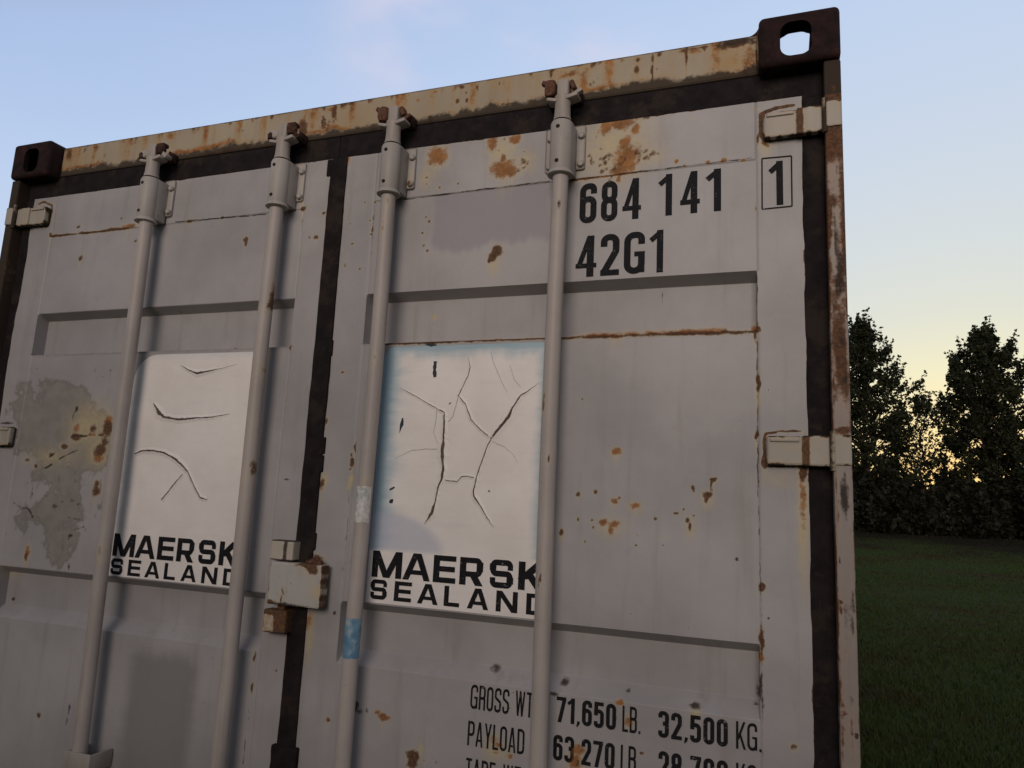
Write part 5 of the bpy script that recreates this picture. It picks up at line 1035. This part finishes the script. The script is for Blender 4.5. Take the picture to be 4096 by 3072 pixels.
PHRASES = [
    [('GROSS', 1.669, 1.759, Y1, TW), ('WT.', 1.773, 1.820, Y1, TW)],
    [('71,650', 1.864, 1.990, Y1, 0.16), ('LB.', 2.003, 2.040, Y1, TW)],
    [('32,500', 2.075, 2.208, Y1, 0.16), ('KG.', 2.223, 2.270, Y1, TW)],
    [('PAYLOAD', 1.667, 1.797, Y2, TW)],
    [('63,270', 1.860, 1.989, Y2, 0.16), ('LB.', 2.001, 2.040, Y2, TW)],
    [('28,700', 2.076, 2.208, Y2, 0.16), ('KG.', 2.223, 2.268, Y2, TW)],
    [('TARE', 1.667, 1.735, Y3, TW), ('WT.', 1.752, 1.800, Y3, TW)]]
for ph in PHRASES:
    mb = MB()
    for w_ in ph: fit(mb, *w_)
    mb.build('weight_lettering', M_INK, doors['R'], paint=flat_paint('R'), smooth=False)

# ------------------------------------------------------------------ stickers
def sticker(side, x0, x1, z0, z1, rc, cracks, rows, blue):
    step = 0.006
    xs = np.linspace(x0, x1, int((x1 - x0) / step)); zs = np.linspace(z0, z1, int((z1 - z0) / step))
    X, Z = np.meshgrid(xs, zs); X = X.ravel(); Z = Z.ravel()
    cx, cz = x0 + rc, z1 - rc
    m = (X < cx) & (Z > cz)
    dd = np.hypot(X - cx, Z - cz); k = m & (dd > rc)
    X[k] = cx + (X[k] - cx) * rc / dd[k]; Z[k] = cz + (Z[k] - cz) * rc / dd[k]
    Y = skin(side, X, Z) - 0.0007
    nx, nz = len(xs), len(zs)
    idx = np.arange(nx * nz).reshape(nz, nx)
    F = np.stack([idx[:-1, :-1], idx[:-1, 1:], idx[1:, 1:], idx[1:, :-1]], -1).reshape(-1, 4)
    mb = MB(); mb.add(np.stack([X, Y, Z], -1).tolist(), F.tolist(), 0)
    for tone, P in cracks:
        pts = [Vector((p_[0], p_[1])) for p_ in P]; ws = [p_[2] for p_ in P]
        # subdivide with jitter so the tear looks torn
        q_, w_ = [], []
        rr = random.Random(int(pts[0].x * 1e4))
        for i in range(len(pts) - 1):
            n = max(1, int((pts[i + 1] - pts[i]).length / 0.006))
            for j in range(n):
                f = j / n
                jit = 0 if j == 0 else 0.0007
                q_.append(pts[i].lerp(pts[i + 1], f) + Vector((rr.uniform(-jit, jit), rr.uniform(-jit, jit))))
                w_.append(max(0.0006, (ws[i] * (1 - f) + ws[i + 1] * f) * rr.uniform(0.75, 1.25) * 1.1))
        q_.append(pts[-1]); w_.append(max(0.0005, ws[-1] * 0.8))
        st = strip(q_, w_)
        V = [(p_.x, p_.y) for ab in st for p_ in ab]
        xx = np.array([v[0] for v in V]); zz = np.array([v[1] for v in V])
        yy = skin(side, xx, zz) - 0.0012
        mb.add(list(zip(xx, yy, zz)), [(2 * i, 2 * i + 1, 2 * i + 3, 2 * i + 2) for i in range(len(st) - 1)], 1 + tone)
        if tone == 0:
            lift = [min(0.0022, 0.55 * w__) for w__ in w_]
            for sgn in (0, 1):
                V2 = []
                for (p0, p1), wd, lf in zip(st, w_, lift):
                    e_ = (p0, p1)[sgn]; o_ = (p1, p0)[sgn]
                    out_ = e_ + (e_ - o_).normalized() * (0.003 + wd)
                    for p_, up in ((e_, lf), (out_, 0.0)):
                        V2.append((p_.x, float(skin(side, p_.x, p_.y)) - 0.00085 - up, p_.y))
                mb.add(V2, [(2 * i, 2 * i + 1, 2 * i + 3, 2 * i + 2) for i in range(len(st) - 1)], 0)
    for zb, hh, T, letters in rows:
        for c, xa, xb in letters:
            S, W = glyph_square(c, T, (xb - xa) / hh)
            stroke_mesh(mb, S, xa, zb, hh, hh, side, 0.0015, mi=4)
    def extra(co, ch):
        x, z = co[:, 0], co[:, 2]
        ch[:, 4], ch[:, 5] = blue(x, z)
    return mb.build('sticker', [M_VINYL, M_CRACK, M_CRACK2, M_CRACK3, M_INK], doors[side], paint=painter([], extra), smooth=False)
def ramp(v, a, b): return np.clip((v - a) / (b - a), 0, 1)
def blue_r(x, z):
    n = vnoise(x * 20, z * 60, 3); n2 = vnoise(x * 60, z * 9, 3)
    body = ramp(z, 1.398, 1.408)
    e = ramp(x, 1.460 + 0.04 * (n - .5), 1.404) * 1.0
    e = np.maximum(e, 0.5 * ramp(x, 1.50, 1.42) * n * 1.3)
    e = np.maximum(e, ramp(z, 1.852 + 0.04 * (n2 - .5), 1.889) * 0.85)
    e = np.maximum(e, ramp(x, 1.782 + 0.02 * (n - .5), 1.806) * 0.65)
    cur = np.clip(1.3 - np.sqrt(((x - 1.395) / 0.185) ** 2 + ((z - 1.395) / 0.098) ** 2), 0, 1)
    return e * body, 0.85 * ramp(cur, 0.22, 0.36) * body
def blue_l(x, z):
    n = vnoise(x * 20, z * 60, 3)
    body = ramp(z, 1.398, 1.412)
    e = np.maximum(ramp(x, 0.650 + 0.012 * (n - .5), 0.605), ramp(np.hypot(np.minimum(x - 0.663, 0), np.maximum(z - 1.818, 0)), 0.052, 0.074))
    return e * 0.30 * body, 0 * x
sticker('R', 1.3900, 1.8320, 1.2815, 1.8930, 0.030, CRACKS['R'],
        [(1.3400, 0.0605, 0.262, [('M', 1.4010, 1.4790), ('A', 1.4810, 1.5540), ('E', 1.5600, 1.6165), ('R', 1.6260, 1.6830), ('S', 1.6985, 1.7555), ('K', 1.7670, 1.8280)]),
         (1.2900, 0.0445, 0.262, [('S', 1.4010, 1.4450), ('E', 1.4640, 1.5085), ('A', 1.5235, 1.5770), ('L', 1.5910, 1.6290), ('A', 1.6475, 1.7005), ('N', 1.7175, 1.7680), ('D', 1.7880, 1.8290)])], blue_r)
XL = lambda a: 0.5930 + (a - 1.4010) * 0.982
sticker('L', 0.5880, 1.0240, 1.2815, 1.8930, 0.075, CRACKS['L'],
        [(1.3345, 0.0600, 0.262, [(c, XL(a), XL(b_)) for c, a, b_ in [('M', 1.4010, 1.4790), ('A', 1.4810, 1.5540), ('E', 1.5600, 1.6165), ('R', 1.6260, 1.6830), ('S', 1.6985, 1.7555), ('K', 1.7670, 1.8280)]]),
         (1.2860, 0.0420, 0.262, [(c, XL(a), XL(b_)) for c, a, b_ in [('S', 1.4010, 1.4450), ('E', 1.4640, 1.5085), ('A', 1.5235, 1.5770), ('L', 1.5910, 1.6290), ('A', 1.6475, 1.7005), ('N', 1.7175, 1.7680), ('D', 1.7880, 1.8290)]])], blue_l)

# ------------------------------------------------------------------ rest of the box
def corrugated(axis, fixed, u0, u1, v0, v1, depth, pitch, name, sign):
    us = [u0]; ds = [0.0]
    u = u0
    while u < u1 - pitch:
        for f, dd in ((0.26, 0), (0.5, 1), (0.76, 1), (1.0, 0)):
            us.append(u + f * pitch); ds.append(dd * depth)
        u += pitch
    us.append(u1); ds.append(0)
    vs = []; fs = []
    for u_, d_ in zip(us, ds):
        for v_ in (v0, v1):
            vs.append((fixed - sign * d_, u_, v_) if axis == 'x' else ((u_, fixed - sign * d_, v_) if axis == 'y' else (v_, u_, fixed - sign * d_)))
    for i in range(len(us) - 1): fs.append((2 * i, 2 * i + 2, 2 * i + 3, 2 * i + 1))
    mb = MB(); mb.add(vs, fs)
    return mb.build(name, M_SIDE, box_root, smooth=False)
corrugated('x', 2.432, 0.17, LEN - 0.17, 0.16, 2.53, 0.034, 0.278, 'side_wall', 1)
corrugated('x', 0.006, 0.17, LEN - 0.17, 0.16, 2.53, 0.034, 0.278, 'side_wall', -1)
corrugated('y', LEN - 0.01, 0.036, 2.402, 0.16, 2.53, 0.034, 0.25, 'end_wall', 1)
corrugated('z', 2.575, 0.151, LEN - 0.1, 0.02, 2.418, 0.018, 0.21, 'roof', 1)
for xa, xb in ((0.001, 0.061), (2.377, 2.437)):
    MB().box(xa, xb, 0.179, LEN - 0.179, 2.5305, 2.5835, bev=0.004).build('top_rail', M_SIDE, box_root)
    MB().box(xa, xb, 0.179, LEN - 0.179, 0.012, 0.159, bev=0.004).build('bottom_rail', M_SIDE, box_root)
MB().box(0.1625, 2.2755, 0.020, 0.150, 0.020, 0.150, bev=0.006).build('door_sill', M_SIDE, box_root)

# ------------------------------------------------------------------ ground
def ground_h(x, y):
    t = np.clip((np.hypot(x - 2.3, y + 1.5) - 14) / 30, 0, 1)
    t = t * t * (3 - 2 * t)
    front = np.clip((y - 8) / 10, 0, 1)
    return 1.22 * t * front + 0.05 * (vnoise(x * 0.35 + 30, y * 0.35 + 30, 3) - 0.5) * np.clip((np.hypot(x - 1.2, y - 6) - 7) / 4, 0, 1) - 0.012
g = np.concatenate([-np.geomspace(900, 61, 14), np.arange(-60, 60.1, 1.5), np.geomspace(61, 900, 14)])
X, Y = np.meshgrid(g, g)
Z = ground_h(X, Y)
n = len(g)
idx = np.arange(n * n).reshape(n, n)
F = np.stack([idx[:-1, :-1], idx[:-1, 1:], idx[1:, 1:], idx[1:, :-1]], -1).reshape(-1, 4)
t = NT('dark_grass_ground')
nn = t.noise(0.5, 6, 0.65); n5 = t.noise(14, 6, 0.7)
c = t.mix(t.step(n5, 0.3, 0.7), (0.018, 0.034, 0.006), (0.034, 0.050, 0.011))
c = t.mix(t.step(nn, 0.47, 0.66, 0.8), c, (0.034, 0.026, 0.012))
def tree_shade(t, c):
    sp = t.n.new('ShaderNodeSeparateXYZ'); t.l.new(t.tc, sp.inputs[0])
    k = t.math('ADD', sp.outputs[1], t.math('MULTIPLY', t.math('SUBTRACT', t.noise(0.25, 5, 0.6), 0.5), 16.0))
    return t.mix(t.step(k, 24.0, 33.0, 0.9), c, (0.010, 0.007, 0.0045))  # shade under the trees painted into the ground colour as dark brown
c = tree_shade(t, c)
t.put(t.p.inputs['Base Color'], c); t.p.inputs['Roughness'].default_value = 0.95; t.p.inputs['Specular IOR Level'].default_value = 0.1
t.bump(n5, 0.8, 0.03)
mb = MB(); mb.add(np.stack([X, Y, Z], -1).reshape(-1, 3).tolist(), F.tolist())
ground = mb.build('ground', t.m, None, 60)
tag(ground, 'dark mown grass field sloping up to the trees', 'ground', kind='structure')

# grass blades over the part of the field beside the container
rs = np.random.RandomState(5)
N = 110000
dist = 3.2 + (42 - 3.2) * rs.rand(N) ** 1.5
az = np.radians(rs.uniform(-2, 21, N))
gx = 2.3 + dist * np.sin(az); gy = -1.5 + dist * np.cos(az)
keep = ~((gx < 2.47) & (gy > -0.05) & (gy < 12.4))
gx, gy, dist = gx[keep], gy[keep], dist[keep]
N = len(gx)
gz = ground_h(gx, gy)
h = (0.022 + 0.030 * rs.rand(N)) * (0.7 + 0.9 * vnoise(gx * 0.8, gy * 0.8, 3)); w = 0.0035 + 0.0007 * dist
a = rs.uniform(0, 2 * np.pi, N); lean = rs.uniform(-0.6, 0.6, (N, 2)) * h[:, None]
V = np.zeros((N, 3, 3))
V[:, 0] = np.stack([gx - w * np.cos(a), gy - w * np.sin(a), gz - 0.01], -1)
V[:, 1] = np.stack([gx + w * np.cos(a), gy + w * np.sin(a), gz - 0.01], -1)
V[:, 2] = np.stack([gx + lean[:, 0], gy + lean[:, 1], gz + h], -1)
me = bpy.data.meshes.new('grass')
me.from_pydata(V.reshape(-1, 3).tolist(), [], np.arange(3 * N).reshape(N, 3).tolist())
t = NT('grass_blades')
nn = t.noise(0.5, 6, 0.65); n5 = t.noise(6, 3, 0.7)
c = t.mix(n5, (0.021, 0.038, 0.008), (0.041, 0.058, 0.015)); c = t.mix(t.step(nn, 0.47, 0.66, 0.85), c, (0.038, 0.030, 0.012)); c = tree_shade(t, c)
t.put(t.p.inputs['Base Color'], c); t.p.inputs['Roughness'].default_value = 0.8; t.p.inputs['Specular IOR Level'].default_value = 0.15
me.materials.append(t.m)
go = bpy.data.objects.new('grass', me); COL.objects.link(go)
tag(go, 'short dark grass covering the field beside the container', 'grass', kind='stuff')

# ------------------------------------------------------------------ trees
def leaf_mat(name, c0, c1):
    t = NT(name)
    n = t.noise(1.1, 4, 0.6); n2 = t.noise(9, 2, 0.6)
    c = t.mix(t.step(n, 0.3, 0.7), c0, c1); c = t.mix(t.math('MULTIPLY', n2, 0.5), c, tuple(k * 0.6 for k in c0))
    t.put(t.p.inputs['Base Color'], c); t.p.inputs['Roughness'].default_value = 0.6; t.p.inputs['Specular IOR Level'].default_value = 0.2
    tr = t.n.new('ShaderNodeBsdfTranslucent'); t.l.new(c, tr.inputs[0])
    ad = t.n.new('ShaderNodeMixShader'); ad.inputs[0].default_value = 0.22
    t.l.new(t.p.outputs[0], ad.inputs[1]); t.l.new(tr.outputs[0], ad.inputs[2]); t.l.new(ad.outputs[0], t.out.inputs['Surface'])
    return t.m
M_LEAF = leaf_mat('tree_leaves', (0.014, 0.018, 0.007), (0.034, 0.038, 0.014))
M_LEAF2 = leaf_mat('shaded_shrub_leaves', (0.009, 0.010, 0.005), (0.020, 0.020, 0.009))  # darker copy of the tree leaves, shade under the trees put into the colour
M_BARK = plain('bark', (0.030, 0.024, 0.018), (0.07, 0.055, 0.042), 12, 0.9, 0.6, 0.02)

def limb(mb, p0, p1, r0, r1, rng, n=5, sides=7):
    p0 = Vector(p0); p1 = Vector(p1); axis = (p1 - p0)
    q_ = axis.to_track_quat('Z', 'Y'); ux = q_ @ Vector((1, 0, 0)); uy = q_ @ Vector((0, 1, 0))
    vs = []; fs = []
    for i in range(n + 1):
        f = i / n
        c = p0.lerp(p1, f) + (ux * rng.uniform(-1, 1) + uy * rng.uniform(-1, 1)) * (axis.length * 0.03 if 0 < i < n else 0)
        r = r0 * (1 - f) + r1 * f
        for k in range(sides):
            a = 2 * math.pi * k / sides
            vs.append(tuple(c + (ux * math.cos(a) + uy * math.sin(a)) * r))
    for i in range(n):
        for k in range(sides):
            fs.append((i * sides + k, i * sides + (k + 1) % sides, (i + 1) * sides + (k + 1) % sides, (i + 1) * sides + k))
    mb.add(vs, fs)

def leaf_cloud(centres, radii, counts, size, rs):
    C = np.repeat(centres, counts, 0); R = np.repeat(radii, counts)
    n = len(C)
    dv = rs.normal(size=(n, 3)); dv /= np.linalg.norm(dv, axis=1)[:, None]
    P = C + dv * (R * rs.rand(n) ** 0.45)[:, None] * np.array([1, 1, 0.8])
    a = rs.normal(size=(n, 3)); a /= np.linalg.norm(a, axis=1)[:, None]
    b = np.cross(a, rs.normal(size=(n, 3))); b /= np.linalg.norm(b, axis=1)[:, None]
    s = size * rs.uniform(0.45, 1.6, n)[:, None]
    V = np.stack([P - a * s, P + b * s * 0.55, P + a * s, P - b * s * 0.55], 1)
    return V.reshape(-1, 3), np.arange(4 * n).reshape(n, 4)

def tree(name, x, y, H, prof, label, seed, dens=1.0, low=0.07, cat='tree', group='trees beyond the field', leaf=0.080, mat=None, n_cl=480):
    """prof(f) -> crown radius at height fraction f"""
    rng = random.Random(seed); rs = np.random.RandomState(seed)
    z0 = float(ground_h(np.array([x]), np.array([y]))[0])
    root = empty(name, (x, y, z0))
    tag(root, label, cat, group)
    mb = MB()
    limb(mb, (0, 0, -0.15), (rng.uniform(-.2, .2), rng.uniform(-.2, .2), H * 0.9), H * 0.016, H * 0.002, rng, 12, 10)
    cs = []; rr = []
    for i in range(n_cl):
        f = low + (1.0 - low) * ((i + rng.random()) / n_cl) ** 0.92
        a = i * 2.39996 + rng.uniform(-.5, .5)
        R = prof(f) * (0.80 + 0.34 * math.sin(3 * a + seed + f * 9) * math.sin(f * 17 + seed))
        rd = R * (rng.random() ** 0.5)
        z_ = f * H + rng.uniform(-.2, .2)
        c = (rd * math.cos(a), rd * math.sin(a), z_)
        cs.append(c); rr.append(rng.uniform(0.18, 0.46) * (0.55 + 0.5 * min(1, R / 1.6)))
        if i % 3 == 0:
            limb(mb, (0, 0, max(0.4, z_ - rd * 0.75 - 0.3)), c, 0.012 + 0.022 * rd, 0.006, rng, 4, 5)
        if rd > R * 0.72 and (i % 3 == 0 or rng.random() < 0.6):      # a twig that sticks out of the outline
            t_ = (c[0] * 1.16 + rng.uniform(-.2, .2), c[1] * 1.16 + rng.uniform(-.2, .2), z_ + rng.uniform(0.3, 0.95))
            if i % 3 == 0: limb(mb, c, t_, 0.010, 0.003, rng, 3, 4)
            for k in range(4):
                u = (k + 1) / 4
                cs.append(tuple(c[m] * (1 - u) + t_[m] * u for m in range(3))); rr.append(0.15 - 0.02 * k)
    for k in range(16):                                 # leaders at the top
        a = rng.uniform(0, 6.28); b_ = rng.uniform(0.1, 0.9) * prof(0.93)
        for u in range(5):
            cs.append((b_ * math.cos(a), b_ * math.sin(a), H * 0.93 + u * 0.15 * rng.uniform(.5, 1.3))); rr.append(0.16 - u * 0.026)
    mb.build('trunk', M_BARK, root, 60)
    rr = np.array(rr); counts = np.maximum(5, (rr ** 2 * 520 * dens).astype(int))
    V, F = leaf_cloud(np.array(cs), rr, counts, leaf, rs)
    me = bpy.data.meshes.new('crown'); me.from_pydata(V.tolist(), [], F.tolist()); me.materials.append(mat or M_LEAF)
    o = bpy.data.objects.new('crown', me); COL.objects.link(o); o.parent = root
    return root

def P_full(rmax, top=0.15, belly=0.5, ex=2.2, base=0.75):
    def f(t):
        if t < belly: return rmax * (base + (1 - base) * (t / belly))
        u = (t - belly) / (1 - belly)
        return rmax * (1 - u ** ex * (1 - top))
    return f
def at(az_deg, dist):
    a = rad(az_deg); return 2.301 + dist * math.sin(a), -1.515 + dist * math.cos(a)
EYE = 1.52
def top_h(dist, tan_el): return EYE + dist * (tan_el - 0.020) - 1.2
D0 = 40.0
x, y = at(5.9, D0); tree('leafy_tree', x, y, top_h(D0, 0.268), P_full(3.15, 0.08, 0.42, 1.6, 0.9), 'tall dark tree showing its crown right beside the container edge', 3, 1.0)
x, y = at(13.35, D0 + 0.6); tree('leafy_tree', x, y, top_h(D0, 0.252), P_full(2.50, 0.16, 0.60, 1.8, 0.55), 'tall dark tree with a broad rounded crown, right of the glowing gap', 8, 1.25)
x, y = at(17.6, D0 + 3); tree('leafy_tree', x, y, top_h(D0, 0.185), P_full(2.3, 0.15), 'tree at the right edge of the view, cut by the frame', 21, 1.0)
x, y = at(9.4, D0 + 5); tree('leafy_tree', x, y, top_h(D0 + 5, 0.172), P_full(1.7, 0.2), 'lower thin tree in the glowing gap between two tall trees', 33, 0.22, low=0.25, n_cl=150)
x, y = at(2.4, D0 + 1); tree('leafy_tree', x, y, top_h(D0, 0.24), P_full(2.4, 0.2), 'tall tree hidden behind the container', 41, 1.0)
rb = random.Random(9)
for i, (az_, hh) in enumerate([(3.6, 3.0), (5.4, 3.4), (7.2, 3.1), (9.0, 2.6), (10.8, 2.9), (12.6, 3.5), (14.4, 3.0), (16.2, 3.3), (18.0, 3.0)]):
    x, y = at(az_ + rb.uniform(-.3, .3), D0 - 1.2 + rb.uniform(-.8, .8))
    tree('shrub', x, y, hh * rb.uniform(0.45, 0.95), P_full(1.25, 0.25, 0.4, 1.6, 0.8), 'dark bushy shrub at the foot of the trees along the field edge', 60 + i, 1.5, low=0.02, cat='shrub', group='shrubs at the foot of the trees', leaf=0.12, mat=M_LEAF2, n_cl=120)

# unseen leaf screen added behind the camera to shade the foot and left of the doors
rs = np.random.RandomState(77)
N = 34000
hx = rs.uniform(-9, 12, N); hz = rs.rand(N) ** 0.6 * (2.45 + 2.3 * np.clip((1.4 - hx) / 3.0, 0, 1) + 0.30 * (vnoise(hx * 0.9, hx * 0 + 3, 3) - 0.5)); hy = -7.2 + 0.55 * (rs.rand(N) - 0.5)
a_ = rs.normal(size=(N, 3)); a_ /= np.linalg.norm(a_, axis=1)[:, None]
b_ = np.cross(a_, rs.normal(size=(N, 3))); b_ /= np.linalg.norm(b_, axis=1)[:, None]
P = np.stack([hx, hy, hz], -1); s_ = rs.uniform(0.05, 0.11, N)[:, None]
V = np.stack([P - a_ * s_, P + b_ * s_ * 0.6, P + a_ * s_, P - b_ * s_ * 0.6], 1).reshape(-1, 3)
me = bpy.data.meshes.new('shade_hedge'); me.from_pydata(V.tolist(), [], np.arange(4 * N).reshape(N, 4).tolist()); me.materials.append(M_LEAF2)
o = bpy.data.objects.new('shade_hedge', me); COL.objects.link(o)
tag(o, 'unseen leafy screen added behind the camera to shade the doors', 'shade_hedge', kind='stuff')
